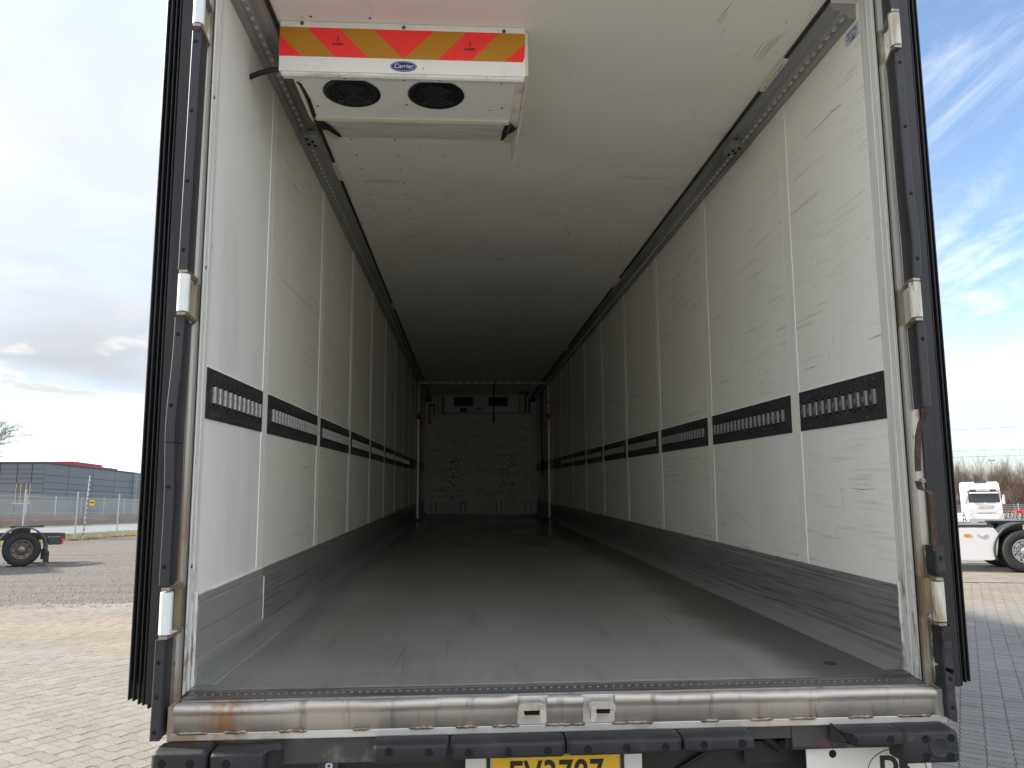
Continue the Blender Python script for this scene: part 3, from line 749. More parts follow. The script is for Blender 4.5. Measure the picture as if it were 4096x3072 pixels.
# --- beam under the sill and rubber dock bumpers
beam = MB().prism([(.522, -.108), (.575, -.108), (.575, -.20), (.522, -.185)], 0, -1.235, -.60)
part('rear_beam', beam, 'steel_dark', trailer, bevel=.004)
part('rear_beam', MB().prism([(.524, -.108), (.56, -.108), (.56, -.150), (.524, -.150)], 0, -.60, .72), 'steel_dark', trailer, bevel=.004)
part('rear_beam', MB().prism([(.522, -.108), (.575, -.108), (.575, -.20), (.522, -.183), (.519, -.172)], 0, .72, 1.21), 'steel_dark', trailer, bevel=.004)
hole_me = MB().lathe([(.0001, -.0008), (.0095, -.0008), (.0112, -.0014), (.0125, 0.0)], (0, 0, 0), 1, 16).mesh('bolt_hole', 'hole')
def bumper(x0, x1, z0, z1, holes, yf=.42, torn=0, hz=None):
    prof = [(.506, z1), (.450, z1 - .001), (.428, z1 - .003), (yf, z1 - .009), (yf, z0 + .008), (yf + .008, z0), (.506, z0 - .004)]
    n_ = 26; vs2 = []; m_ = len(prof)
    for i in range(n_ + 1):
        t = i / n_; x = x0 + (x1 - x0) * t
        e = min(t, 1 - t) * (x1 - x0); rd = max(0, 1 - e / .012)
        for k, (y, z) in enumerate(prof):
            c = (z - (z0 + z1) / 2); w = 1 - .14 * rd ** 2
            yy = y + (.012 * rd ** 2 if y < .5 else 0); zz = (z0 + z1) / 2 + c * w
            xx = x
            if torn:
                tt = (1 - t) if torn > 0 else t
                if tt < .28:
                    amt = (1 - tt / .28)
                    xx -= torn * amt * (.030 * (k in (3, 4, 5)) + .020 * mnoise.noise((k * 1.7, x * 30, 1)) + .012)
                    yy += amt * (.030 + .035 * mnoise.noise((x * 50, k * 1.3, 4))) * (y < .5)
                    zz += amt * .016 * mnoise.noise((x * 45, k * 2.1, 9))
            vs2.append((xx, yy + .0012 * mnoise.noise((x * 40, k, 0)), zz + .0012 * mnoise.noise((x * 25, k * 3, 1))))
    fs = [(i * m_ + k, (i + 1) * m_ + k, (i + 1) * m_ + (k + 1) % m_, i * m_ + (k + 1) % m_) for i in range(n_) for k in range(m_)]
    mb_ = MB().add(vs2, fs, 0, True).add(vs2, [tuple(range(m_ - 1, -1, -1)), tuple(range(n_ * m_, n_ * m_ + m_))])
    b = part('dock_bumper', mb_, 'rubber', trailer, bevel=.004)
    for hx, hz_ in holes: put('bolt_hole', hole_me, b, local=T(hx, yf - .0004, hz_))
    return b
bumper(-1.245, -1.084, -.235, -.106, [(-1.211, -.140), (-1.131, -.142), (-1.211, -.20), (-1.131, -.20)])
bumper(-1.078, -.868, -.190, -.114, [(-1.026, -.145)], torn=1)
bumper(-.602, -.377, -.158, -.103, [(-.553, -.123), (-.434, -.128)])
bumper(-.370, -.023, -.153, -.104, [(-.315, -.131), (-.196, -.132), (-.077, -.133)])
bumper(-.018, .336, -.151, -.103, [(.044, -.131), (.164, -.130), (.283, -.131)])
bumper(.341, .562, -.150, -.103, [(.402, -.127), (.521, -.126)])
bumper(.822, 1.043, -.148, -.104, [(.872, -.128), (.991, -.126)], torn=-1)
b8 = bumper(1.030, 1.211, -.200, -.102, [(1.100, -.126), (1.182, -.125), (1.100, -.178), (1.178, -.179)], yf=.416)
part('embossed_disc', MB().lathe([(.0001, -.003), (.026, -.003), (.029, -.0045), (.032, -.003), (.033, 0)], (1.142, .416, -.152), 1, 28), 'rubber', b8)
# --- number plate, country board, chassis bits under the beam
board = box_part('plate_board', (-.325, .246, .588, .594, -.40, -.200), 'plate_white', trailer)
plate = box_part('number_plate', (-.240, .171, .583, .5875, -.320, -.202), 'plate_yellow', board, bevel=.002)
put('number_lettering', text_mesh('EV3787', .118, 'print_black', bold=.002, space=1.06), plate, local=T(-.034, .5825, -.262) @ FACE_BACK @ Matrix.Diagonal((.80, 1, 1, 1)))
for xx in (-.252, .181): box_part('plate_clip', (xx - .006, xx + .006, .584, .5895, -.32, -.196), 'chassis_black', board)
dk = box_part('country_board', (.775, 1.19, .545, .550, -.33, -.19), 'plate_white', trailer)
mb = MB(); R_ = [(1.075 + .098 * math.cos(t), .5445, -.262 + .066 * math.sin(t)) for t in np.linspace(0, 2 * PI, 49)]
mb.tube(R_, .0012, 5, cap=False); part('oval_ring', mb, 'print_black', dk)
put('country_lettering', text_mesh('DK', .085, 'print_black', bold=.0035), dk, local=T(1.075, .5445, -.252) @ FACE_BACK)
put('bolt_hole', hole_me, dk, local=T(.862, .5446, -.207))
side_mark = box_part('marker_board', (-.80, -.735, .640, .644, -.33, -.195), 'print_navy', trailer)
put('marker_lettering', text_mesh('8', .055, 'logo_white', bold=.001), side_mark, local=T(-.765, .6395, -.245) @ FACE_BACK)
part('coil_hose', MB().tube([(.66 + .006 * t, .615 + .018 * math.cos(t * 6.283), -.165 - .0045 * t + .018 * math.sin(t * 6.283)) for t in np.linspace(0, 8, 90)], .0045, 6), 'hose_black', trailer)
part('cable', MB().tube([(.35, .66, -.30), (.48, .64, -.22), (.60, .63, -.17), (.68, .64, -.16)], .008, 6), 'hose_black', trailer)
box_part('crossmember', (-1.1, 1.1, .66, .74, -.30, -.13), 'chassis_black', trailer)
box_part('lamp_bracket', (.60, .80, .63, .64, -.26, -.19), 'chassis_black', trailer)
for s in (-1, 1):
    part('chassis_rail', MB().prism([(s * .42, -.116), (s * .56, -.116), (s * .56, -.14), (s * .50, -.14), (s * .50, -.42), (s * .56, -.42), (s * .56, -.44), (s * .42, -.44), (s * .42, -.42), (s * .48, -.42), (s * .48, -.14), (s * .42, -.14)], 1, .75, 13.2), 'chassis_black', trailer)
tyre_prof = [(.27, -.16), (.40, -.185), (.45, -.17), (.46, -.12), (.46, .12), (.45, .17), (.40, .185), (.27, .16)]
for yy in (3.0, 4.31, 5.62):
    axz = tz(yy) + .46
    part('axle', MB().tube([(-1.0, yy, axz), (1.0, yy, axz)], .065, 10), 'chassis_black', trailer)
    for s in (-1, 1):
        w_ = part('wheel', MB().lathe(tyre_prof, (s * 1.07, yy, axz), 0, 32), 'tyre', trailer)
        part('rim', MB().lathe([(.0001, .0), (.14, .0), (.16, .09), (.27, .10), (.285, .15)], (s * 1.07, yy, axz), 0, 28) if s > 0 else MB().lathe([(.285, -.15), (.27, -.10), (.16, -.09), (.14, 0), (.0001, 0)], (s * 1.07, yy, axz), 0, 28), 'rim', w_)
# --- rear frame: steel posts, white jambs, black strips, rollers
for s in (-1, 1):
    X = lambda v: s * v
    pi = 1.229 if s < 0 else 1.217
    prof = [(X(pi), .606), (X(pi + .0005), .588), (X(pi + .005), .579), (X(pi + .014), .576), (X(1.2705), .576), (X(1.2705), .74), (X(1.2405), .74), (X(1.2405), .606)]
    if s > 0: prof = prof[::-1]
    post = part('door_post', MB().prism(prof, 2, -.108, 2.75), 'post_steel', trailer)
    j = [(X(1.2398), YS[s] + .004), (X(1.2375), YS[s] - .004), (X(1.2375), .703), (X(1.2350), .700), (X(1.2350), .684), (X(1.2370), .682), (X(1.2370), .672), (X(1.2335), .669), (X(1.2335), .640), (X(1.2352), .638), (X(1.2352), .628), (X(1.2315), .624), (X(1.2310), .6075), (X(1.2400), .6070)]
    if s > 0: j = [(x - .0125 * max(0, (YS[s] - y)) / .137, y) for x, y in j[:-1]] + [(1.2400, .6070)]
    if s > 0: j = j[::-1]
    part('door_jamb', MB().prism(j, 2, -.004, 2.60), 'jamb', trailer)
    box_part('jamb_seal', (min(X(pi - .0015), X(pi + .007)), max(X(pi - .0015), X(pi + .007)), .6005, .6072, -.003, 2.60), 'seal_rubber', trailer)
    for z_ in ((.40, 1.42, 2.05) if s < 0 else (.62, 1.62)):
        put('bolt', MB().lathe([(.007, 0), (.006, .002), (.0001, .003)], (0, 0, 0), 0, 10).mesh('bolt', 'screw'), post, local=T(X(1.2334), .653, z_) @ (Matrix() if s < 0 else Matrix.Rotation(PI, 4, 'Z')))
    # vertical strips with bolt holes, rollers between them
    cx = -1.251 if s < 0 else 1.225
    cxf = (lambda z: -1.2555 + z * .0075) if s < 0 else (lambda z: 1.230 - z * .0060)
    def strip(z0, z1, jag=0.0, bend=None):
        n_ = max(6, int((z1 - z0) / .03)); vs2 = []
        for i in range(n_ + 1):
            z = z0 + (z1 - z0) * i / n_
            off = bend(z) if bend else 0
            base = [(-.0145, .574), (-.0145, .474), (-.011, .470), (.0125, .470), (.016, .474), (.002 if s < 0 else -.013, .574)]
            for k, (x, y) in enumerate(base):
                xx = cxf(z) + (x if s < 0 else -x) + off * (1 if y < .5 else .3)
                zz = z + (jag * mnoise.noise((k * 2.3, z0 * 9, 0)) if (i == 0 or i == n_) else 0)
                vs2.append((xx + jag * .12 * mnoise.noise((z * 30, k, 2)), y + jag * .3 * mnoise.noise((z * 26, k * 1.3, 6)), zz))
        m_ = 6
        fs = [(i * m_ + k, (i + 1) * m_ + k, (i + 1) * m_ + (k + 1) % m_, i * m_ + (k + 1) % m_) for i in range(n_) for k in range(m_)]
        caps = [tuple(range(m_ - 1, -1, -1)), tuple(range(n_ * m_, n_ * m_ + m_))]
        if s > 0: fs = [f[::-1] for f in fs]; caps = [c[::-1] for c in caps]
        return part('bumper_strip', MB().add(vs2, fs).add(vs2, caps), 'strip_rubber' if jag == 0 else 'rubber', trailer)
    small_hole = MB().lathe([(.0001, -.0006), (.0058, -.0006), (.0068, 0)], (0, 0, 0), 1, 14).mesh('bolt_hole', 'hole')
    if s < 0:
        bendL = lambda z: -.010 * math.exp(-((z - .86) / .16) ** 2)
        segs = [(-.092, .200, 0, None, (-.067, .034, .135)), (.362, .80, 0, bendL, (.419, .663)), (.803, 1.203, 0, bendL, (.918, 1.147)), (1.362, 2.192, 0, None, (1.427, 1.66, 1.906, 2.152)), (2.35, 2.75, 0, None, ())]
    else:
        bendR = lambda z: .008 * math.exp(-((z - 1.5) / .12) ** 2)
        segs = [(-.090, .058, .020, None, (.037, -.05)), (.066, .200, .022, None, (.137,)), (.360, .455, .022, None, (.417,)), (.915, 1.203, 0, None, (1.148,)), (1.362, 2.192, 0, bendR, (1.429, 1.663, 1.909, 2.151)), (2.35, 2.75, 0, None, ())]
    for z0, z1, jg, bd, hs in segs:
        st = strip(z0, z1, jg, bd)
        for h in hs: put('bolt_hole', small_hole, st, local=T(cxf(h) + (bd(h) if bd else 0), .4696, h))
    for z0, z1 in ((.218, .343), (1.221, 1.343), (2.212, 2.333)):
        cx = (-1.2405 + z0 * .0035) if s < 0 else (1.2105 - z0 * .0015)
        a_ = .0195; pr = [(cx + a_ * math.cos(t) * 1.0, .470 + a_ * math.sin(t)) for t in np.linspace(0, 2 * PI, 9)[:-1] + PI / 8]
        ro = part('roller', MB().prism(pr, 2, z0, z1), 'roller_nylon' if s < 0 else 'roller_worn', trailer, bevel=.003)
        for zz in (z1 + .004, z0 - .013):
            xi = X(1.236)
            q = [(cx - .013, .455), (cx + .013, .455), (cx + .013, .485), (xi + .008, .577), (xi - .008, .577), (cx - .013, .485)]
            part('roller_bracket', MB().prism(q, 2, zz, zz + .009), 'bracket_steel', trailer, bevel=.002)
            part('weld_bead', MB().tube([(xi - .006 * 1, .574, zz - .006), (xi, .571, zz + .004), (xi + .004, .574, zz + .015)], [.004, .0065, .004], 7), 'weld', trailer)
    # the open door, folded back along the side wall, with its ribbed rubber seal
    xs0, xs1 = (-1.402, -1.328) if s < 0 else (1.326, 1.394)
    door = box_part('door', (xs0 - (.004 if s < 0 else 0), xs1 + (.004 if s > 0 else 0), .648, 1.90, .03, 2.70), 'door_edge', trailer, bevel=.004)
    seal = MB()
    for i in range(5):
        xo = (xs0 + .002 + i * .0155) if s < 0 else (xs1 - .002 - i * .0145)
        d = 1 if s < 0 else -1
        lip_ = [(xo, .650), (xo, .622), (xo + d * .003, .608 - .003 * (i % 2)), (xo + d * .008, .606), (xo + d * .0105, .614), (xo + d * .0095, .632), (xo + d * .0125, .650)]
        if s > 0: lip_ = lip_[::-1]
        seal.prism(lip_, 2, -.008 - .007 * i + .004 * (i % 2), 2.72, smooth=False)
    part('door_seal', seal, 'seal_rubber', door, bevel=.002)
    box_part('seal_flap', (min(X(1.259), X(1.326)), max(X(1.259), X(1.326)), .5665, .66, -.012, 2.74), 'seal_rubber', trailer)
    box_part('corner_filler', (min(X(1.272), X(1.311)), max(X(1.272), X(1.311)), .662, .7415, -.012, 2.74), 'outer_white', trailer)
    for zz in (.45, 1.35, 2.25): box_part('hinge', (min(X(1.30), X(1.335)), max(X(1.30), X(1.335)), .665, .72, zz, zz + .10), 'galvanised', trailer)
# rusty iron left bare where the right strip has broken away
rust1 = [(1.219, .463, .915), (1.214, .470, .890), (1.203, .482, .860), (1.196, .490, .82), (1.192, .494, .76), (1.191, .497, .700)]
def flat_bar(path, w, t):
    vs2 = []
    for x, y, z in path: vs2 += [(x - w / 2, y, z), (x + w / 2, y, z), (x + w / 2, y + t, z), (x - w / 2, y + t, z)]
    n_ = len(path)
    return MB().add(vs2, [(i * 4 + k, (i + 1) * 4 + k, (i + 1) * 4 + (k + 1) % 4, i * 4 + (k + 1) % 4) for i in range(n_ - 1) for k in range(4)] + [(3, 2, 1, 0), (n_ * 4 - 4, n_ * 4 - 3, n_ * 4 - 2, n_ * 4 - 1)])
part('rusty_strip', flat_bar(rust1[::-1], .019, .006), 'rust', trailer)
part('rusty_strip', flat_bar([(1.213, .470, .44), (1.213, .470, .55), (1.214, .470, .622), (1.210, .480, .634), (1.203, .510, .640), (1.202, .520, .668)], .019, .007), 'rust', trailer)
part('bolt', MB().lathe([(.0001, -.014), (.004, -.016), (.008, -.016), (.009, -.012), (.009, 0)], (1.206, .512, .668), 1, 14), 'bracket_steel', trailer)
part('header', MB().box(-1.31, 1.31, .576, .74, 2.62, 2.78), 'post_steel', trailer)
# --- side walls: liner panels, joint strips with sealant beads, steel rails, kick plates
bar_me = {}
for s, mt in ((-1, 'rail_bar_lit'), (1, 'rail_bar_grey')):
    b = MB(); pr = [(0, -.0105), (.006, -.0105), (.0085, -.0085), (.0085, .0085), (.006, .0105), (0, .0105)]
    b.prism([(-s * a, c) for a, c in (pr if s < 0 else pr[::-1])], 2, -.029, .029)
    bar_me[s] = b.mesh('slot_bar', mt)
for s in (-1, 1):
    xi = s * XW
    edges = [YS[s]] + [YJ[s] + k * P for k in range(11)] + [YE]
    X = lambda d: xi - s * d                                  # d metres inwards from the wall face
    def bx(d0, d1): return (min(X(d0), X(d1)), max(X(d0), X(d1)))
    for k in range(12):
        y0, y1 = edges[k], edges[k + 1]
        pm_ = 'panel_new' if (s < 0 and k == 0) else ('panel_left' if s < 0 else 'panel_right')
        box_part('wall_panel', (*bx(-.062, 0), y0 + (.0015 if k else 0), y1 - .0015, .20, 2.60), pm_, trailer)
        h0 = y0 + (GAP / 2 if k else .004); h1 = y1 - (GAP / 2 if k < 11 else .02)
        if k < 11:
            js = box_part('joint_strip', (*bx(0, .0022), y1 - GAP / 2 + .006, y1 + GAP / 2 - .006, .296, 2.53), 'joint', trailer)
            for e in (-1, 1):
                if s < 0 and k == 0 and e > 0: continue
                yy = y1 + e * (GAP / 2 - .004)
                w_ = .0017
                part('sealant_bead', MB().tube([(X(.001), yy + .0012 * mnoise.noise((z * 9, k, s)), z) for z in np.linspace(.296, 2.525, 24)], w_, 6), 'seam_bead', js)
        rail = box_part('cargo_rail', (*bx(0, .004), h0, h1, .8998, 1.0805), 'rail_steel', trailer)
        box_part('rail_trim', (*bx(0, .003), h0, h1, 1.0808, 1.088), 'seam_bead', rail)
        nb = int((h1 - h0 - .045) / .0605 + .35); dm = MB(); st_ = MB()
        for i in range(nb):
            yb_ = h1 - .052 - i * .0605
            if k < 4: put('slot_bar', bar_me[s], rail, local=T(X(.004), yb_, .9890))
            elif k < 8: st_.box(*bx(.004, .0115), yb_ - .0105, yb_ + .0105, .960, 1.018)
            if k < 7:
                for zz in (1.0225, .9555): dm.box(*bx(.004, .0046), yb_ - .0105, yb_ + .0105, zz - .0045, zz + .0045, 0)
                yc = yb_ + .030
                ring = [(X(.0046), yc + .0085 * math.cos(t), .9885 + .0125 * math.sin(t)) for t in np.linspace(0, 2 * PI, 13)[:-1]]
                dm.add(ring, [tuple(range(12)) if s > 0 else tuple(range(11, -1, -1))], 1)
                if i % 2 == 0:
                    for zz, up in ((1.037, 1), (.945, -1)):
                        tear = [(X(.0046), yc + .0055 * math.cos(t), zz + up * .006 * math.sin(t)) for t in np.linspace(-.2, PI + .2, 7)] + [(X(.0046), yc, zz - up * .013)]
                        dm.add(tear, [tuple(range(8)) if s * up > 0 else tuple(range(7, -1, -1))], 0)
                for zz in (1.0595, .9175): dm.box(*bx(.004, .0052), yb_ - .0013, yb_ + .0013, zz - .0013, zz + .0013, 2)
        if len(st_.f): part('slot_bars', st_, 'rail_bar_lit' if s < 0 else 'rail_bar_grey', rail, kind='stuff')
        if len(dm.f): part('perforations', dm, ['hole', 'rail_bar_grey', 'rail_bar_lit'], rail, kind='stuff')
    kp = [(0, .295), (.005, .295), (.0065, .288), (.0065, .268), (.011, .262), (.011, .178), (.008, .172), (.008, .086), (.013, .078), (.016, .058), (.016, .0008), (0, .0008)]
    cvp = [(.0165, .060), (.020, .054), (.027, .036), (.046, .013), (.070, .0035), (.076, .0008), (.0165, .0008)]
    def kick(y0, y1, mt):
        q = [(X(d), z) for d, z in kp]
        return part('kick_plate', MB().prism(q[::-1] if s > 0 else q, 1, y0, y1), mt, trailer)
    q_ = [(X(d), z) for d, z in cvp]
    part('cove_strip', MB().prism(q_[::-1] if s > 0 else q_, 1, YS[s] + .002, YE), 'cove', trailer)
    if s < 0:
        kick(YS[s], 1.558, 'kick_new'); kick(1.562, YE, 'kick_alu')
        part('sealant_bead', MB().tube([(X(.0125), 1.560, z) for z in np.linspace(.04, .26, 10)], .0022, 6), 'seam_bead', trailer)
        part('sealant_bead', MB().tube([(X(.004), y, .297 + .0015 * mnoise.noise((y * 20, 0, 0))) for y in np.linspace(YS[s], 1.56, 40)], .004, 6), 'cream', trailer)
        part('sealant_bead', MB().tube([(X(.072 + .006 * mnoise.noise((y * 16, 3, 0))), y, .002) for y in np.linspace(YS[s] + .01, 1.62, 60)], [.006 + .003 * mnoise.noise((y * 30, 0, 0)) for y in np.linspace(YS[s], 1.62, 60)], 6), 'kick_new', trailer)
    else:
        kick(YS[s], YE, 'kick_alu')
    part('corner_bead', MB().tube([(X(.002), YS[s] + .003 * mnoise.noise((z * 12, s, 0)), z) for z in np.linspace(.0, .31, 18)], [.006 + .004 * mnoise.noise((z * 25, s, 3)) for z in np.linspace(0, .31, 18)], 6), 'jamb', trailer)
    box_part('outer_skin', (min(s * 1.3025, s * 1.311), max(s * 1.3025, s * 1.311), .742, YE + .1, -.11, 2.665), 'outer_white', trailer)
    # ceiling track
    zo = .012 if s < 0 else 0.0
    tp = [(0, 2.515 + zo), (.030, 2.517 + zo), (.035, 2.523 + zo), (.037, 2.532), (.055, 2.534), (.057, 2.524 + zo * .6), (.064, 2.523 + zo * .6), (.067, 2.546), (.088, 2.551), (.110, 2.568), (.114, 2.5795), (0, 2.5795)]
    q = [(X(d), z) for d, z in tp]
    tr = part('ceiling_rail', MB().prism(q[::-1] if s > 0 else q, 1, .772, 14.8), 'alu_track', trailer)
    tooth = MB(); tq = [(.0365, 2.5325), (.040, 2.522 + zo), (.046, 2.5195 + zo), (.052, 2.522 + zo), (.0555, 2.5335)]
    tq = [(X(d), z) for d, z in tq]; tooth.prism(tq[::-1] if s > 0 else tq, 1, -.011, .011)
    tm = tooth.mesh('rail_tooth', 'alu_tooth'); far = MB()
    for i in range(225):
        y = .80 + i * .0615
        if y > 14.7: break
        if i < 110: put('rail_tooth', tm, tr, local=T(0, y, 0))
        else: far.prism(tq[::-1] if s > 0 else tq, 1, y - .011, y + .011)
    part('rail_teeth', far, 'alu_tooth', tr, kind='stuff')
    gaps = ((1.16, 1.44), (4.92, 5.2), (8.6, 8.8)) if s > 0 else ((2.40, 2.65), (6.0, 6.2))
    y = .75
    for a, b in gaps + ((14.8, 14.9),):
        box_part('rubber_seal', (*bx(.114, .129), y, a, 2.571, 2.5798), 'seal_rubber', trailer)
        if b < 14.8:
            cn = box_part('seal_connector', (*bx(.108, .137), a, b, 2.561, 2.5797), 'yellow_plastic', trailer, bevel=.004)
            for t in (.15, .22, .3, .85): put('screw_hole', MB().lathe([(.0001, -.0005), (.0035, -.0005), (.004, 0)], (0, 0, 0), 2, 8).mesh('screw_hole', 'hole'), cn, local=T(X(.124), a + (b - a) * t, 2.5606))
        y = b
    br = box_part('track_stop', (*bx(.034, .112), 1.90, 2.03, 2.498, 2.534), 'alu_track', trailer, bevel=.005)
    for dd, yy in ((.06, 1.93), (.085, 1.96), (.06, 1.99), (.09, 2.01)): put('stop_bolt', MB().lathe([(.0001, -.006), (.008, -.006), (.009, 0)], (0, 0, 0), 2, 8).mesh('stop_bolt', 'hole'), br, local=T(X(dd), yy, 2.498))
# sticker high on the right wall: grey-blue label with rows of small print too fine to read
stk = box_part('sticker', (1.2388, 1.2396, .757, .865, 2.443, 2.4985), 'sticker', trailer)
for z, ys in ((2.489, ((.775, .85),)), (2.478, ((.77, .79), (.795, .80), (.81, .818), (.826, .85))), (2.466, ((.785, .796), (.803, .815), (.822, .852))), (2.455, ((.78, .815),)), (2.450, ((.79, .83),))):
    for a, b in ys: box_part('print_line', (1.2383, 1.2389, a, b, z - .0022, z + .0022), 'print_navy', stk)
# --- ceiling
yc = [.742] + [1.535 + P * k for k in range(11)] + [YE]
for a, b in zip(yc[:-1], yc[1:]): box_part('ceiling_panel', (-1.236, 1.236, a + .0012, b - .0012, ZC, ZC + .05), 'ceiling', trailer)
box_part('roof_skin', (-1.311, 1.311, .742, YE + .1, 2.632, 2.664), 'outer_white', trailer)
scr = MB().lathe([(.0001, -.003), (.0045, -.0025), (.006, 0)], (0, 0, 0), 2, 10).mesh('screw', 'screw')
yy0 = [(.75, .988)] + [(2.06 + 1.078 * k, 2.06 + 1.078 * (k + 1) - .003) for k in range(11)]
for k, (a, b) in enumerate(yy0):
    cp = box_part('ceiling_cover', (-.975, -.719, a, b, ZC - .0035, ZC - .0005), 'ceiling', trailer)
    for x in (-.968, -.727):
        m_ = 6 if k else 2
        for i in range(m_):
            y = (a + .028 + (b - a - .056) * i / (m_ - 1)) if k else (.80, .965)[i]
            if k < 9: put('screw', scr, cp, local=T(x, y, ZC - .0035))

# --- scrapes and rub marks left by pallets and forks: thin rubbed-on lines
def marks(name, lines, at, w=.0012):
    mb = MB()
    for pts in lines:
        n_ = len(pts); vs2 = []
        for i, (a, b) in enumerate(pts):
            c, d = pts[min(i + 1, n_ - 1)], pts[max(i - 1, 0)]
            tx, ty = c[0] - d[0], c[1] - d[1]; l = math.hypot(tx, ty) or 1
            ww = w * (.35 if i in (0, n_ - 1) else 1)
            vs2 += [at(a - ty / l * ww, b + tx / l * ww), at(a + ty / l * ww, b - tx / l * ww)]
        mb.add(vs2, [(2 * i, 2 * i + 1, 2 * i + 3, 2 * i + 2) for i in range(n_ - 1)])
    return part(name, mb, 'scratch', trailer, kind='stuff')
marks('wall_scratches', [[(1.095, 0.635), (1.133, 0.635), (1.122, 0.601), (1.109, 0.540)], [(0.991, 0.695), (0.995, 0.665)], [(0.974, 0.692), (0.877, 0.691)], [(0.980, 0.684), (0.883, 0.683)], [(1.056, 0.678), (0.893, 0.675)], [(0.999, 0.657), (0.902, 0.653)], [(1.055, 0.640), (0.965, 0.635), (0.864, 0.639)], [(1.008, 0.630), (0.946, 0.621)], [(1.492, 0.603), (1.471, 0.523)], [(1.178, 0.478), (1.206, 0.445)], [(1.186, 2.089), (1.072, 2.083)], [(1.273, 2.244), (1.109, 2.237), (1.024, 2.243), (0.921, 2.230)], [(1.024, 2.249), (0.972, 2.236), (0.926, 2.239)], [(0.807, 1.970), (0.755, 1.974)], [(1.944, 1.929), (1.838, 1.925)], [(3.890, 0.739), (3.866, 0.747), (3.642, 0.747)], [(3.485, 0.756), (3.321, 0.706)], [(2.324, 0.471), (2.264, 0.454), (2.193, 0.447)], [(3.129, 0.326), (2.928, 0.321), (2.741, 0.322)], [(4.551, 0.418), (4.384, 0.418)], [(3.723, 0.437), (3.473, 0.427)], [(1.396, 1.184), (1.329, 1.179), (1.285, 1.182)], [(2.680, 1.694), (2.544, 1.684), (2.485, 1.691)]], lambda a, b: (1.2392, a, b))
marks('wall_scratches', [[(1.623, 1.687), (1.872, 1.679), (2.118, 1.685), (2.399, 1.683), (2.906, 1.692)], [(2.371, 0.760), (2.457, 0.759), (2.528, 0.763)], [(1.477, 0.586), (1.547, 0.589)], [(4.138, 1.685), (4.594, 1.660), (5.306, 1.693), (6.590, 1.683), (8.833, 1.673)], [(2.575, 0.694), (2.787, 0.697)], [(3.038, 0.424), (3.294, 0.424)], [(4.285, 0.683), (4.738, 0.689)], [(1.799, 1.218), (1.808, 1.193)]], lambda a, b: (-1.2392, a, b))
marks('ceiling_scratches', [[(0.974, 1.178), (0.972, 1.077), (0.995, 1.035)], [(0.991, 1.196), (0.995, 1.083), (1.017, 1.000)], [(1.004, 1.203), (1.009, 1.090), (1.026, 0.993)], [(1.014, 1.206), (1.020, 1.096), (1.039, 0.953)], [(0.715, 0.918), (0.729, 0.856), (0.738, 0.782)], [(0.725, 0.931), (0.737, 0.868)], [(0.736, 0.933), (0.744, 0.855)], [(0.867, 1.752), (0.855, 1.636)], [(0.779, 1.990), (0.776, 1.902)], [(0.769, 1.020), (0.772, 0.960)], [(1.082, 0.862), (1.087, 0.831)], [(1.074, 0.802), (1.072, 0.759)], [(-0.469, 2.809), (-0.463, 3.001)], [(-0.452, 2.808), (-0.447, 2.954)], [(-0.436, 2.808), (-0.424, 2.923)]], lambda a, b: (a, b, ZC - .0008), .0013)
marks('floor_scratches', [[(-0.601, 0.827), (-0.583, 1.002), (-0.571, 1.308)], [(-0.693, 1.177), (-0.662, 1.073)], [(-0.550, 0.812), (-0.555, 0.951), (-0.562, 1.105)], [(-0.411, 1.456), (-0.397, 1.293), (-0.403, 1.132)], [(-0.335, 1.227), (-0.325, 1.006)], [(-0.742, 2.136), (-0.743, 2.396)], [(0.140, 2.604), (0.161, 2.151), (0.163, 1.782)], [(0.187, 1.759), (0.192, 1.336)], [(0.156, 1.155), (0.167, 0.939)], [(-0.139, 2.231), (-0.110, 2.053)], [(0.189, 1.978), (0.189, 1.801)], [(0.670, 2.005), (0.661, 1.758), (0.622, 1.469)], [(0.075, 2.947), (0.002, 1.927)], [(-0.014, 1.526), (0.001, 1.258)], [(-0.285, 0.705), (-0.262, 0.902)], [(-0.062, 1.642), (-0.064, 1.477)], [(0.410, 1.561), (0.402, 1.334)]], lambda a, b: (a, b, .0008), .0013)
# --- front wall inside, base board with four uprights, document frame, pipes
fw = box_part('front_wall', (-1.30, 1.30, YE, YE + .09, -.11, 2.665), 'front_white', trailer)
fb = box_part('front_kick_board', (-1.232, 1.232, 14.72, YE, .001, .28), 'front_white', trailer, bevel=.004)
for x in (-1.03, -.39, .398, 1.03):
    box_part('upright', (x - .06, x + .06, 14.69, 14.722, .05, .27), 'steel_dark', fb)
    box_part('upright_face', (x - .045, x + .045, 14.68, 14.69, .05, .27), 'plank', fb)
df = MB(); [df.box(*q) for q in ((-1.145, -1.02, 14.835, 14.858, 1.975, 2.0), (-1.145, -1.02, 14.835, 14.858, 2.37, 2.395), (-1.145, -1.125, 14.835, 14.858, 2.0, 2.37), (-1.04, -1.02, 14.835, 14.858, 2.0, 2.37))]
part('document_frame', df, 'strap_black', trailer)
for x, z0, z1 in ((1.0, 1.9, 2.55), (1.09, 1.9, 2.55), (-.94, 2.3, 2.55)): part('pipe', MB().tube([(x, 14.80, z0), (x, 14.80, z1)], .016 if x > 0 else .006, 8), 'hose_black', trailer)
part('pipe', MB().tube([(1.0, 14.80, 2.55), (1.0, 14.0, 2.565), (.8, 14.0, 2.565)], .014, 8), 'hose_black', trailer)
for x in (-1.19, -1.12, 1.15, 1.20): box_part('cable_gland', (x - .025, x + .025, 14.74, YE, 2.46, 2.56), 'strap_black', trailer)

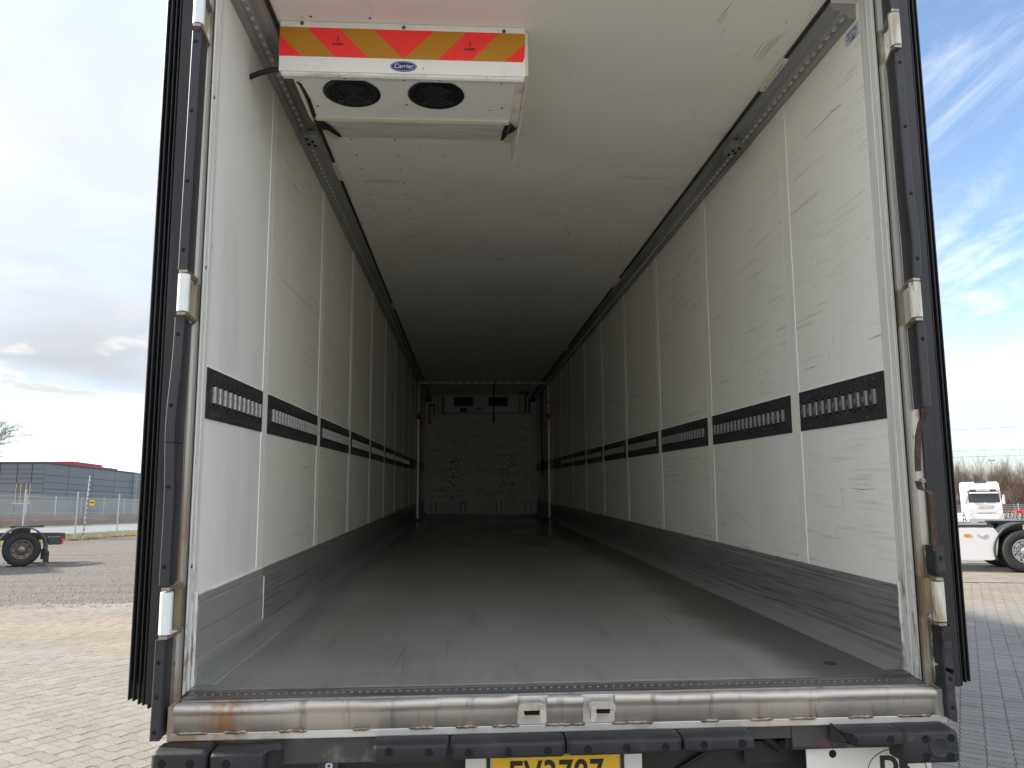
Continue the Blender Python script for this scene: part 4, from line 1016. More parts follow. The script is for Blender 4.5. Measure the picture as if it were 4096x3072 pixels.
# ================================================================== THINGS IN THE TRAILER
ev = thing('evaporator_unit', 'white ceiling evaporator unit with red and ochre striped front and two black fans', 'evaporator', MT, (-.59, 1.5, 2.345))
box_part('front_panel', (-1.100, -.080, 1.000, 1.046, 2.357, 2.5785), 'white_paint', ev, bevel=.003)
part('drip_lip', MB().prism([(1.006, 2.357), (1.006, 2.348), (1.014, 2.342), (1.052, 2.350), (1.052, 2.357)], 0, -1.088, -.086), 'white_worn', ev)
box_part('housing', (-1.030, -.120, 1.046, 1.415, 2.366, 2.5785), 'white_paint', ev)
part('back_panel', MB().prism([(1.440, 2.366), (2.045, 2.566), (2.045, 2.5785), (1.416, 2.5785), (1.416, 2.366)], 0, -1.015, -.135), 'white_worn', ev)
box_part('trim', (-1.03, -.125, 1.404, 1.440, 2.358, 2.3655), 'cream', ev, bevel=.003)
ck = [(1.046, 2.5785), (1.046, 2.372), (1.40, 2.370), (1.48, 2.378), (2.03, 2.548), (2.06, 2.565), (2.06, 2.5785)]
part('side_cheek', MB().prism(ck, 0, -.119, -.082), 'cream', ev, bevel=.004)
part('side_cheek', MB().prism(ck, 0, -1.060, -1.031), 'cream', ev, bevel=.004)
box_part('side_flange', (-.079, -.066, 1.03, 2.05, 2.38, 2.5785), 'cream', ev, bevel=.002)
# broken corner and torn flap
part('broken_corner', MB().add([(-.142, 1.46, 2.370), (-.118, 1.44, 2.366), (-.100, 1.47, 2.370), (-.086, 1.52, 2.378), (-.092, 1.66, 2.43), (-.112, 1.74, 2.457), (-.128, 1.98, 2.535), (-.139, 1.98, 2.537), (-.146, 1.62, 2.418)], [(0, 1, 2, 3, 4, 5, 6, 7, 8)][::-1]), 'hole', ev)
part('broken_corner', MB().add([(-1.045, 1.43, 2.360), (-1.005, 1.43, 2.360), (-.995, 1.60, 2.412), (-1.000, 1.98, 2.536), (-1.016, 1.99, 2.539), (-1.030, 1.75, 2.458), (-1.05, 1.58, 2.40)], [(0, 1, 2, 3, 4, 5, 6)]), 'hole', ev)
tz_, bz = 2.5495, 2.4215
stripes = [
    ('chev_red', [(-1.0995, 2.5145), (-1.008, bz), (-1.0995, bz)]), ('chev_ochre', [(-1.0995, 2.5145), (-1.0995, tz_), (-.99, tz_), (-.87, bz), (-1.008, bz)]),
    ('chev_red', [(-.99, tz_), (-.859, tz_), (-.735, bz), (-.87, bz)]), ('chev_ochre', [(-.859, tz_), (-.717, tz_), (-.5895, bz), (-.735, bz)]),
    ('chev_red', [(-.717, tz_), (-.5908, tz_), (-.5895, bz)]), ('chev_red', [(-.5902, tz_), (-.459, tz_), (-.5890, bz)]),
    ('chev_ochre', [(-.459, tz_), (-.326, tz_), (-.447, bz), (-.5890, bz)]), ('chev_red', [(-.326, tz_), (-.188, tz_), (-.309, bz), (-.447, bz)]),
    ('chev_ochre', [(-.188, tz_), (-.0815, tz_), (-.0815, 2.504), (-.169, bz), (-.309, bz)]), ('chev_red', [(-.0815, 2.504), (-.084, 2.44), (-.092, bz), (-.169, bz)])]
for mt, pts in stripes:
    mb = MB().prism(pts, 1, .9984, .9998)
    part('reflective_stripe', mb, mt, ev)
lg = part('maker_badge', MB().prism([(-.589 + .0545 * math.cos(t), 2.388 + .0228 * math.sin(t)) for t in np.linspace(0, 2 * PI, 41)[:-1]], 1, .9975, .9995), 'logo_blue', ev)
part('badge_ring', MB().tube([(-.589 + .0505 * math.cos(t), .9972, 2.388 + .0192 * math.sin(t)) for t in np.linspace(0, 2 * PI, 41)], .0008, 4, cap=False), 'logo_white', lg)
put('badge_lettering', text_mesh('Carrier', .027, 'logo_white', shear=.25), lg, local=T(-.589, .9970, 2.388) @ FACE_BACK)
for x, z in ((-.861, 2.478), (-.314, 2.472)):
    put('maker_lettering', text_mesh('CARGO', .0135, 'print_black', bold=.0004), ev, local=T(x, .9978, z) @ FACE_BACK)
    part('approval_mark', MB().tube([(x + .0055 * math.cos(t), .9978, z + .018 + .0055 * math.sin(t)) for t in np.linspace(0, 2 * PI, 15)], .0009, 4, cap=False), 'print_black', ev)
    box_part('approval_mark', (x - .003, x + .003, .9976, .9982, z + .027, z + .033), 'print_black', ev)
for x, z in ((-1.010, 2.568), (-.590, 2.562), (-.170, 2.559)):
    put('screw', MB().lathe([(.0001, -.004), (.007, -.0035), (.0085, 0)], (0, 0, 0), 1, 12).mesh('screw', 'screw'), ev, local=T(x, 1.0, z))
for x, y in ((-.83, 1.03), (-.59, 1.035), (-.44, 1.03), (-.18, 1.035), (-1.0, 1.31), (-.598, 1.28), (-.165, 1.29)):
    put('screw', scr, ev, local=T(x, y, 2.366 if y > 1.1 else 2.3475))
for cx_, cy_ in ((-.828, 1.184), (-.461, 1.184)):
    fan = part('fan', MB().lathe([(.123, 0), (.1245, -.003), (.120, -.006), (.105, -.006), (.085, -.001)], (cx_, cy_, 2.366), 2, 40), 'fan_black', ev)
    part('fan_well', MB().disc((cx_, cy_, 2.3645), .088, 2, 32, flip=True), 'fan_deep', fan)
    gr = MB()
    for r_ in (.079, .064, .050, .036, .022, .010): gr.tube([(cx_ + r_ * math.cos(t), cy_ + r_ * math.sin(t), 2.357) for t in np.linspace(0, 2 * PI, 29)], .0017, 5, cap=False)
    for a_ in (.7, 2.3, 3.9, 5.45): gr.tube([(cx_ + .006 * math.cos(a_), cy_ + .006 * math.sin(a_), 2.356), (cx_ + .09 * math.cos(a_), cy_ + .09 * math.sin(a_), 2.358)], .0022, 5)
    for a_ in (.7, 2.3): gr.box(cx_ + .088 * math.cos(a_) - .012, cx_ + .088 * math.cos(a_) + .012, cy_ + .088 * math.sin(a_) - .012, cy_ + .088 * math.sin(a_) + .012, 2.356, 2.363)
    part('fan_grille', gr, 'fan_grille', fan)
part('hose', MB().tube([(-1.245, 1.09, 2.372), (-1.20, 1.085, 2.390), (-1.14, 1.075, 2.402), (-1.09, 1.07, 2.402), (-1.055, 1.10, 2.385), (-1.035, 1.15, 2.375), (-1.03, 1.25, 2.37), (-1.035, 1.42, 2.37)], .0115, 10), 'hose_black', ev)
part('hose', MB().tube([(-1.06, 1.12, 2.40), (-1.055, 1.30, 2.385), (-1.06, 1.48, 2.39), (-1.045, 1.70, 2.45)], .012, 8), 'hose_black', ev)

# refrigeration unit at the far end
ru = thing('refrigeration_unit', 'white refrigeration outlet with two black openings on the dark front wall', 'refrigerator unit', MT, (0, 14.74, 2.20))
box_part('cover', (-.812, .845, 14.60, YE, 2.312, ZC - .004), 'front_white', ru, bevel=.004)
box_part('lower_cover', (-.812, .845, 14.605, YE, 2.19, 2.307), 'front_white', ru, bevel=.003)
for a, b in ((-.59, -.175), (.165, .595)):
    o_ = box_part('air_outlet', (a, b, 14.585, 14.602, 2.33, 2.53), 'fan_deep', ru)
    for x in (a, b - .03): box_part('outlet_frame', (x, x + .03, 14.572, 14.585, 2.33, 2.53), 'fan_black', o_)
    box_part('outlet_frame', (a, b, 14.572, 14.585, 2.33, 2.352), 'fan_black', o_)
for x in (-.83, .853): box_part('side_gap', (x - .012, x + .012, 14.70, YE, 2.19, 2.54), 'fan_deep', ru)
box_part('rating_plate', (-.46, -.30, 14.600, 14.6045, 2.20, 2.30), 'steel_dark', ru)
bdg = part('maker_badge', MB().prism([(-.04 + .062 * math.cos(t), 2.275 + .022 * math.sin(t)) for t in np.linspace(0, 2 * PI, 33)[:-1]], 1, 14.598, 14.604), 'print_black', ru)
put('badge_lettering', text_mesh('Carrier', .034, 'logo_white', shear=.25), bdg, local=T(-.04, 14.597, 2.275) @ FACE_BACK)
put('maker_lettering', text_mesh('TRANSICOLD', .034, 'print_black', shear=.2, space=1.15), ru, local=T(-.02, 14.604, 2.226) @ FACE_BACK)
for x, z in ((-.77, 2.50), (-.77, 2.345), (-.77, 2.285), (.0, 2.33), (.80, 2.345), (.80, 2.285)):
    put('screw', MB().lathe([(.0001, -.004), (.008, -.0035), (.010, 0)], (0, 0, 0), 1, 10).mesh('screw', 'screw'), ru, local=T(x, 14.602 if z < 2.31 else 14.60, z))

# worn partition board leaning at the far end, thirteen planks in a frame
bd = thing('partition_board', 'worn scuffed plank partition board upright against the far front wall', 'board', MT, (0, 14.66, .25))
for i in range(13):
    z0 = .252 + i * .1472
    box_part('plank', (-1.032, 1.045, 14.640 + random.uniform(-.002, .002), 14.675, z0 + .0015, z0 + .1455), 'plank', bd, bevel=.003)
for x in (-1.076, 1.048): box_part('frame_bar', (x, x + .042, 14.632, 14.68, .252, 2.166), 'plank', bd, bevel=.003)
mb = MB()
for k in range(150):
    sx = -.56 if k % 2 else .60
    x = rng.normal(sx, .075); z = rng.uniform(.30, 1.30) if k % 3 else rng.normal(1.15, .08)
    r_ = rng.uniform(.006, .017); a_ = rng.uniform(-.6, .6)
    mb.add([(x + r_ * 1.3 * math.cos(t) * math.cos(a_) - r_ * .7 * math.sin(t) * math.sin(a_), 14.6365, z + r_ * 1.3 * math.cos(t) * math.sin(a_) + r_ * .7 * math.sin(t) * math.cos(a_)) for t in np.linspace(0, 2 * PI, 8)[:-1]], [tuple(range(7))])
part('gouges', mb, 'hole', bd, kind='stuff')

# load posts, cross beam, straps
for s in (-1, 1):
    x = -1.205 if s < 0 else 1.215
    lp = thing('load_post', 'steel load post with red clamp standing against the %s' % ('dim wall on the document frame side' if s < 0 else 'dim wall beside the hanging wall strap'), 'load post', MT, (x, 12.1, 0), group='load posts near the far end')
    box_part('lower_tube', (x - .022, x + .022, 12.08, 12.12, .012, 1.86), 'pole_steel', lp, bevel=.004)
    box_part('upper_tube', (x - .017, x + .017, 12.085, 12.115, 1.86, 2.476), 'white_paint', lp, bevel=.004)
    c_ = box_part('clamp', (x - .034, x + .034, 12.065, 12.128, 1.832, 1.942), 'red_plastic', lp, bevel=.006)
    part('clamp_lever', MB().tube([(x - s * .03, 12.06, 1.88), (x - s * .055, 12.05, 1.82), (x - s * .06, 12.045, 1.70)], .008, 6), 'strap_black', c_)
    box_part('foot', (x - .035, x + .035, 12.06, 12.14, .001, .012), 'strap_black', lp)
    part('clip', MB().tube([(x - .02, 12.07, 2.13), (x + s * .03, 12.07, 2.15)], .008, 6), 'strap_black', lp)
cb = thing('load_beam', 'slotted metal load beam spanning under the dark ceiling between load posts', 'beam', MT, (0, 12.1, 2.5))
box_part('beam', (-1.232, 1.232, 12.07, 12.115, 2.492, 2.545), 'alu_track', cb, bevel=.004)
for i in range(15): box_part('slot_plate', (-1.1 + i * .155, -1.035 + i * .155, 12.066, 12.0705, 2.510, 2.530), 'alu_tooth', cb)
st = thing('ratchet_strap', 'dark strap with buckle hanging down from the load beam', 'strap', MT, (.19, 12.05, 1.78))
part('webbing', flat_bar([(.190, 12.058, 1.90), (.192, 12.057, 2.1), (.194, 12.056, 2.3), (.195, 12.060, 2.548)], .026, .004), 'strap_black', st)
box_part('buckle', (.170, .214, 12.035, 12.075, 1.782, 1.90), 'strap_black', st, bevel=.006)
part('handle', MB().tube([(.205, 12.04, 1.88), (.235, 12.03, 1.85)], .006, 6), 'red_plastic', st)
ws = thing('wall_strap', 'black strap hanging loosely along the dim wall beyond the load post', 'strap', MT, (1.22, 13.4, .7))
part('webbing', MB().tube([(1.222, 13.7, 2.50), (1.218, 13.55, 2.1), (1.214, 13.4, 1.6), (1.216, 13.3, 1.12), (1.216, 13.28, .75)], .012, 5), 'strap_black', ws)
box_part('ring', (1.195, 1.235, 13.27, 13.33, 1.03, 1.13), 'strap_black', ws, bevel=.008)

# ================================================================== OUTSIDE: VEHICLES
def wheel(parent, x, y, side, R=.5, w=.30, rim='rim', nuts=10):
    """side: +1 when the wheel's outer face looks to +y"""
    t = part('wheel', MB().lathe([(.28, -w / 2 + .02), (.34, -w / 2), (R - .05, -w / 2 - .012), (R - .012, -w / 2 + .02), (R, -w / 2 + .05), (R, w / 2 - .05), (R - .012, w / 2 - .02), (R - .05, w / 2 + .012), (.34, w / 2), (.28, w / 2 - .02)], (x, y, R), 1, 44), 'tyre', parent)
    d = side
    pr = [(.282, w / 2 - .03), (.275, w / 2 - .012), (.262, w / 2 - .02), (.245, .05), (.20, .01), (.17, .03), (.165, .055), (.105, .06), (.10, .09), (.085, .11), (.0001, .115)]
    pr = [(r, d * h) for r, h in pr]
    part('rim', MB().lathe(pr, (x, y, R), 1, 32), rim, t)
    nm = MB()
    for k in range(nuts):
        a = 2 * PI * k / nuts
        nm.lathe([(.013, d * .05), (.012, d * .078), (.0001, d * .082)], (x + .137 * math.cos(a), y, R + .137 * math.sin(a)), 1, 6)
    part('wheel_nuts', nm, 'rim' if rim == 'rim' else 'steel_dark', t)
    hm = MB()
    for k in range(8):
        a = 2 * PI * (k + .5) / 8
        c = Vector((x + .222 * math.cos(a), y + d * .042, R + .222 * math.sin(a)))
        hm.add([c + Vector((.022 * math.cos(q), 0, .022 * math.sin(q))) for q in np.linspace(0, 2 * PI, 9)[:-1]], [tuple(range(8)) if d < 0 else tuple(range(7, -1, -1))])
    part('hand_holes', hm, 'hole', t)
    return t


def guard(parent, x, y0, y1, R, a0, a1, th, mat, zc=.5):
    n_ = 22; vs_ = []
    for i in range(n_ + 1):
        a = a0 + (a1 - a0) * i / n_
        for r in (R, R + th):
            for y in (y0, y1): vs_.append((x + r * math.cos(a), y, zc + r * math.sin(a)))
    fs = []
    for i in range(n_):
        a, b = i * 4, (i + 1) * 4
        fs += [(a, a + 1, b + 1, b), (a + 2, b + 2, b + 3, a + 3), (a, b, b + 2, a + 2), (a + 1, a + 3, b + 3, b + 1)]
    fs += [(0, 2, 3, 1), (n_ * 4, n_ * 4 + 1, n_ * 4 + 3, n_ * 4 + 2)]
    return part('mudguard', MB().add(vs_, fs, 0, True), mat, parent)


def tractor(label, frame, guard_mat, rim, skirt=True, cab=True, visor_text=None, group=None):
    """semi-trailer tractor; +x is forward, rear axle over the origin"""
    t = thing('tractor_unit', label, 'truck', frame, group=group)
    for s in (-1, 1):
        part('chassis_rail', MB().prism([(-1.15, .76), (-1.15, .95), (3.0, 1.02), (5.2, 1.02), (5.2, .76)], 1, s * .42 - .04, s * .42 + .04), 'frame_dark', t)
        wheel(t, 0, s * 1.10, s, .5, .30, rim); wheel(t, 0, s * .76, s, .5, .28, rim)
        wheel(t, 3.75, s * 1.08, s, .5, .32, rim)
        guard(t, 0, s * .62 if s > 0 else -1.26, 1.26 if s > 0 else -.62, .63, -.35, PI + .25, .045, guard_mat)
        box_part('mud_flap', (-.72, -.58, min(s * .70, s * 1.22), max(s * .70, s * 1.22), .10, .42), 'hose_black', t)
        tl = box_part('tail_light_box', (-1.02, -.66, min(s * .78, s * 1.18), max(s * .78, s * 1.18), .62, .86), 'mudguard', t, bevel=.02)
        box_part('tail_light', (-1.07, -1.02, min(s * .80, s * 1.16), max(s * .80, s * 1.16), .64, .80), 'lamp_red', tl, bevel=.01)
        if skirt:
            sk = part('side_skirt', MB().prism([(.60, .40), (.66, .30), (.72, .285), (2.95, .285), (2.95, 1.05), (.62, 1.05), (.52, .90), (.56, .62)], 1, s * 1.20 - .02, s * 1.20 + .02), 'truck_white', t, bevel=.012)
            box_part('marker_lamp', (1.13, 1.27, min(s * 1.215, s * 1.235), max(s * 1.215, s * 1.235), .845, .905), 'lamp_amber', sk, bevel=.006)
            yb = s * 1.228
            part('emblem', MB().prism([(.78, .90), (.88, .845), (.98, .90), (.98, .86), (.88, .80), (.78, .86)], 1, yb - .006, yb + .006), 'galvanised', sk)
            box_part('tank_strip', (.6, 2.95, min(s * 1.10, s * 1.16), max(s * 1.10, s * 1.16), 1.055, 1.12), 'mudguard', t)
            box_part('walkway_rail', (.7, 2.95, min(s * .95, s * 1.02), max(s * .95, s * 1.02), 1.10, 1.165), 'galvanised', t)
    box_part('cross_member', (-1.15, -1.05, -.42, .42, .76, .95), 'frame_dark', t)
    box_part('cross_member', (1.2, 1.3, -.42, .42, .80, 1.0), 'frame_dark', t)
    part('axle', MB().tube([(0, -1.0, .5), (0, 1.0, .5)], .09, 10), 'frame_dark', t)
    fw_ = part('fifth_wheel', MB().prism([(-.55, -.16), (-.55, -.34), (-.1, -.45), (.35, -.42), (.45, -.2), (.45, .2), (.35, .42), (-.1, .45), (-.55, .34), (-.55, .16), (-.15, .06), (-.15, -.06)], 2, 1.14, 1.20), 'frame_dark', t, bevel=.01)
    for s in (-1, 1): box_part('fifth_wheel_foot', (-.2, .3, s * .40 - .06, s * .40 + .06, .98, 1.14), 'frame_dark', fw_)
    for k in range(4): part('air_line', MB().tube([(2.9, -.15 + .1 * k, 1.7), (2.4, -.15 + .1 * k, 1.15), (1.5, -.2 + .1 * k, 1.12), (.8, -.1 + .05 * k, 1.1)], .018, 6), 'hose_black' if k else 'blue_cap', t)
    for x in (1.05, 1.75): box_part('filler_cap', (x, x + .14, -1.12, -1.0, 1.125, 1.18), 'blue_cap', t, bevel=.02)
    if not cab: return t
    # cab: front leans back above the belt line, roof rises to the rear
    prof = [(2.95, .95), (2.95, 3.30), (3.15, 3.56), (4.35, 3.58), (4.85, 3.38), (5.05, 2.95), (5.14, 2.25), (5.20, 1.95), (5.24, 1.35), (5.24, .95)]
    body = part('cab', MB().prism(prof, 1, -1.22, 1.22), 'truck_white', t, bevel=.09, seg=4)
    part('bumper', MB().prism([(3.05, .55), (3.2, .95), (5.0, .95), (5.27, .95), (5.30, .60), (5.22, .34), (4.35, .34), (4.3, .62)], 1, -1.235, 1.235), 'truck_white', t, bevel=.05, seg=3)
    ws_ = part('windscreen', MB().add([(5.155, -1.10, 1.93), (5.155, 1.10, 1.93), (5.075, 1.06, 2.62), (5.075, -1.06, 2.62)], [(0, 1, 2, 3)]).add([(5.21, -1.12, 1.90), (5.21, 1.12, 1.90), (5.105, 1.09, 2.66), (5.105, -1.09, 2.66)], [(0, 1, 2, 3)]), 'glass_dark', t)
    vz = part('visor_panel', MB().prism([(5.09, 2.66), (5.12, 2.68), (5.04, 2.98), (4.98, 3.0)], 1, -1.10, 1.10), 'fan_black', t)
    if visor_text:
        put('visor_lettering', text_mesh(visor_text, .20, 'logo_white', bold=.006, space=1.35, extrude=.004), vz, local=T(5.085, 0, 2.86) @ Matrix.Rotation(PI / 2, 4, 'Z') @ Matrix.Rotation(math.radians(76), 4, 'X') @ Matrix.Diagonal((1, .75, 1, 1)))
    part('sun_visor', MB().prism([(5.12, 2.66), (5.30, 2.60), (5.31, 2.66), (5.14, 2.74)], 1, -1.03, 1.03), 'truck_white', t, bevel=.01)
    for s in (-1, 1):
        box_part('roof_lamp', (5.02, 5.09, s * 1.06 - .11, s * 1.06 + .11, 2.80, 2.98), 'lamp_clear', vz, bevel=.03)
        sw = part('side_window', MB().prism([(3.95, 1.95), (3.95, 2.52), (4.55, 2.52), (5.02, 2.05), (5.04, 1.78), (4.5, 1.92)], 1, s * 1.222 - .004, s * 1.222 + .004), 'glass_dark', t)
        dr = part('door_line', MB().tube([(3.85, s * 1.224, 2.6), (3.85, s * 1.224, 1.2), (4.2, s * 1.224, .98), (5.1, s * 1.224, .98)], .008, 4), 'truck_grey', t)
        box_part('door_handle', (4.0, 4.15, min(s * 1.22, s * 1.245), max(s * 1.22, s * 1.245), 1.55, 1.60), 'mudguard', t)
        mr = part('mirror', MB().box(5.10, 5.22, s * 1.38 - .10, s * 1.38 + .10, 1.75, 2.50), 'truck_white', t, bevel=.04)
        part('mirror_arm', MB().tube([(5.0, s * 1.2, 2.55), (5.15, s * 1.38, 2.48)], .025, 6), 'mudguard', mr)
        guard(t, 3.75, s * .92 if s > 0 else -1.25, 1.25 if s > 0 else -.92, .58, 0, PI, .05, 'mudguard')
        hl = part('headlamp', MB().prism([(1.22, .58), (1.24, .80), (1.16, .99), (.98, .92), (.84, .70), (.86, .58)] if s > 0 else [(-1.22, .58), (-.86, .58), (-.84, .70), (-.98, .92), (-1.16, .99), (-1.24, .80)], 0, 5.20, 5.315), 'lamp_clear', t, bevel=.01)
        box_part('step', (4.35, 4.75, min(s * 1.14, s * 1.245), max(s * 1.14, s * 1.245), .40, .48), 'mudguard', t)
    for z, a in ((1.52, .52), (1.42, .52), (1.12, .62), (1.04, .62), (.86, .62), (.78, .62)):
        box_part('grille_slat', (5.235, 5.262, -a, -.04, z, z + .045), 'truck_grey', t); box_part('grille_slat', (5.235, 5.262, .04, a, z, z + .045), 'truck_grey', t)
    part('badge_bar', MB().tube([(5.26, .62, 1.66), (5.26, -.62, 1.78)], .018, 5), 'galvanised', t)
    for s in (-1, 1): box_part('wiper', (5.21, 5.24, s * .45 - .35, s * .45 + .35, 1.90, 1.93), 'fan_black', t)
    part('roof_hatch', MB().prism([(4.30, 3.595), (4.72, 3.455), (4.73, 3.475), (4.31, 3.615)], 1, -.45, .45), 'glass_dark', t)
    return t


HEAD_W = Matrix.Rotation(PI, 4, 'Z')                      # facing -x
tractor('dark grey tractor chassis with dusty rear wheel and red tail light on gravel', T(-14.27, 23.18, 0) @ Matrix.Rotation(math.radians(210), 4, 'Z'), 'mudguard_pale', 'rim', skirt=False)
tractor('white tractor chassis with side skirt, amber marker lamp and bright rear wheel rim', T(13.42, 16.76, 0) @ Matrix.Rotation(math.radians(158), 4, 'Z'), 'mudguard', 'rim_chrome')
FAR_A = math.radians(-90 - 38 + 12)
far_m = T(43.6, 62.5, 0) @ Matrix.Rotation(math.radians(-112), 4, 'Z')
tractor('white high roof truck with lettered dark visor facing over the bare chassis', far_m, 'mudguard', 'rim', visor_text='WALDER')

# red skeletal chassis beside the far truck
rc = thing('red_trailer_chassis', 'red skeletal trailer chassis of bare beams beside the white high roof truck', 'trailer', T(39.5, 47, 0))
for y in (-.45, .45): part('beam', MB().prism([(-2.9, 1.12), (-2.9, 1.28), (-1.6, 1.33), (6, 1.30), (6, 1.02), (-1.4, 1.02)], 1, y - .06, y + .06), 'red_paint', rc)
for x in (-2.6, -1.8, -1.0, .2, 1.4, 2.6): part('cross_bar', MB().tube([(x, -1.2, 1.22), (x + .1, 0, 1.16), (x, 1.2, 1.22)], .055, 6), 'red_paint', rc)
for x in (-2.5, -1.2, .6): part('brace', MB().tube([(x, -1.1, 1.22), (x + .7, -.5, 1.42), (x + 1.2, .6, 1.20)], .04, 6), 'red_paint', rc)
for x in (1.5, 2.9):
    for y in (-1, 1): wheel(rc, x, y, -1 if y < 0 else 1)
    part('axle', MB().tube([(x, -1, .5), (x, 1, .5)], .08, 8), 'frame_dark', rc)
part('landing_leg', MB().box(-1.9, -1.75, -.9, -.75, 0, 1.05), 'red_paint', rc); part('landing_leg', MB().box(-1.9, -1.75, .75, .9, 0, 1.05), 'red_paint', rc)

# ================================================================== BUILDING BEYOND THE ROAD
bl = thing('warehouse', 'low grey metal clad warehouse with red rooftop box and roof ladder', 'building', Matrix(), (-70, 125, 0))
BX, Y0, Y1, BH = -66.0, 121.0, 205.0, 9.4
box_part('core', (-118, BX - .12, Y0 + .12, Y1, 0, BH - .05), 'cladding_seam', bl)
cols = [121.0, 128.3, 136.7, 144.9, 153.2, 161.5, 170, 180, 192, 205]
rows = [0, 1.15, 2.3, 3.4, 4.5, 5.45, 6.45, 7.6, BH]
for a, b in zip(cols[:-1], cols[1:]):
    for z0, z1 in zip(rows[:-1], rows[1:]): box_part('cladding_panel', (BX - .12, BX, a + .06, b - .06, z0 + .03, z1 - .03), 'cladding', bl)
xc = [-118, -106, -96, -88, -80, -76, -72.7, -70.1, -67.9, BX]
rows2 = [0, 1.6, 3.3, 4.8, 6.25, 7.0, 7.75, 8.5, BH]
for a, b in zip(xc[:-1], xc[1:]):
    for z0, z1 in zip(rows2[:-1], rows2[1:]):
        if a == -70.1 and 3.2 < z0 < 6: continue
        box_part('cladding_panel', (a + .06, b - .06, Y0, Y0 + .12, z0 + .03, z1 - .03), 'cladding', bl)
wd = box_part('window', (-70.1, -67.9, Y0 + .06, Y0 + .11, 3.3, 6.25), 'door_wood', bl)
for x in (-70.1, -69.4, -68.6, -68.0): box_part('mullion', (x, x + .10, Y0 - .02, Y0 + .059, 3.3, 6.25), 'galvanised', wd)
box_part('sill', (-70.4, -67.6, Y0 - .10, Y0 + .059, 3.1, 3.3), 'galvanised', wd)
rf = box_part('roof', (-118.2, BX + .15, Y0 - .15, Y1, BH, BH + .18), 'cladding_seam', bl)
box_part('parapet_box', (-92, -70, 137.5, 148.3, BH + .1, BH + 1.35), 'red_clad', bl)
box_part('parapet_box', (-92, -70.3, 148.3, 155.5, BH + .1, BH + 1.0), 'red_clad', bl)
ld = MB()
for y in (152.8, 153.8): ld.tube([(BX + .3, y, 2.0), (BX + .3, y, BH + 1.6)], .05, 6)
for k in range(26): ld.tube([(BX + .3, 152.8, 2.2 + k * .3), (BX + .3, 153.8, 2.2 + k * .3)], .03, 5)
for k in range(6):
    z = 4.2 + k * 1.3; ld.tube([(BX + .3 + .9 * math.sin(t), 153.3 - 0.75 * math.cos(t), z) for t in np.linspace(0, PI, 9)], .035, 5)
for t in (.8, 1.57, 2.3): ld.tube([(BX + .3 + .9 * math.sin(t), 153.3 - .75 * math.cos(t), 4.2), (BX + .3 + .9 * math.sin(t), 153.3 - .75 * math.cos(t), BH + 1.4)], .03, 5)
part('roof_ladder', ld, 'galvanised', bl)

# ================================================================== FENCES
def chainlink(name, label, x, y0, y1, step, h, hm, cell, r, post_r, first):
    fe = thing(name, label, 'fence', Matrix(), (x, (y0 + y1) / 2, 0))
    pm_ = MB().tube([(0, 0, -.05), (0, 0, h)], post_r, 8).mesh('post', 'galvanised')
    y = first
    while y < y1:
        if y > y0: put('post', pm_, fe, local=T(x, y, 0) @ Matrix.Rotation(random.gauss(0, .012), 4, 'X'))
        y += step
    m = MB(); nn = int((y1 - y0 + hm) / (cell * 1.414))
    for i in range(nn):
        a = y0 - hm + i * cell * 1.414
        for sgn in (1, -1):
            p0, p1 = (a, .04), (a + hm, hm)
            lo = max(y0, p0[0]); hi = min(y1, p1[0])
            if hi <= lo: continue
            za, zb = .04 + (lo - a), .04 + (hi - a)
            if sgn < 0: za, zb = hm + .04 - (lo - a), hm + .04 - (hi - a)
            dx = .003 * sgn
            m.add([(x + dx - r, lo, za), (x + dx + r, lo, za), (x + dx, lo, za + r * 1.6), (x + dx - r, hi, zb), (x + dx + r, hi, zb), (x + dx, hi, zb + r * 1.6)], [(0, 3, 4, 1), (1, 4, 5, 2), (2, 5, 3, 0)])
    part('wire_mesh', m, 'galvanised', fe, kind='stuff')
    for z in (.06, hm * .5, hm, h - .25, h - .05): part('line_wire', MB().tube([(x, y0, z), (x, y1, z)], r * 1.5, 4), 'galvanised', fe)
    return fe


nf = chainlink('chain_link_fence', 'chain link fence with slim galvanised posts along the gravel yard', -24.0, 30, 86, 5.6, 2.88, 2.5, .07, .0035, .045, 30.6 + 4.5)
chainlink('chain_link_fence', 'taller wire fence behind the brown hedge in front of the warehouse', -60.5, 88, 200, 7.5, 4.2, 3.4, .30, .012, .07, 92)
ef = thing('electric_fence_post', 'tall leaning electric fence pole with black insulators beside the chain link fence', 'post', Matrix(), (-23.9, 46.9, 0))
part('pole', MB().tube([(-23.85, 47.0, 0), (-23.9, 47.4, 3.9)], .05, 8), 'galvanised', ef)
for k in range(13):
    z = .3 + k * .29; part('insulator', MB().lathe([(.0001, -.05), (.03, -.04), (.035, 0), (.03, .04), (.0001, .05)], (-23.80, 46.93 + .1 * z / 1.0 - .04, z), 0, 8), 'strap_black', ef)
sg = thing('warning_sign', 'small yellow warning sign hanging on the electric fence pole', 'sign', Matrix(), (-23.7, 47.9, 2.1))
part('board', MB().prism([(47.35, 2.05), (47.95, 2.05), (47.98, 2.38), (47.86, 2.42), (47.66, 2.36), (47.45, 2.42), (47.33, 2.38)], 0, -23.78, -23.765), 'sign_yellow', sg)
box_part('print', (-23.764, -23.760, 47.45, 47.85, 2.2, 2.28), 'print_black', sg)
# low fence along the thicket on the right
rfence = thing('mesh_fence', 'pale low mesh fence along the foot of the bare thicket', 'fence', Matrix(), (70, 88, 0))
for k in range(16): part('post', MB().tube([(50 + 3 * k, 84 + .2 * k, 0), (50 + 3 * k, 84 + .2 * k, 1.9)], .05, 6), 'galvanised', rfence)
for k in range(9): part('rail_wire', MB().tube([(50, 84, .15 + .2 * k), (95, 87, .15 + .2 * k)], .022, 4), 'galvanised', rfence)

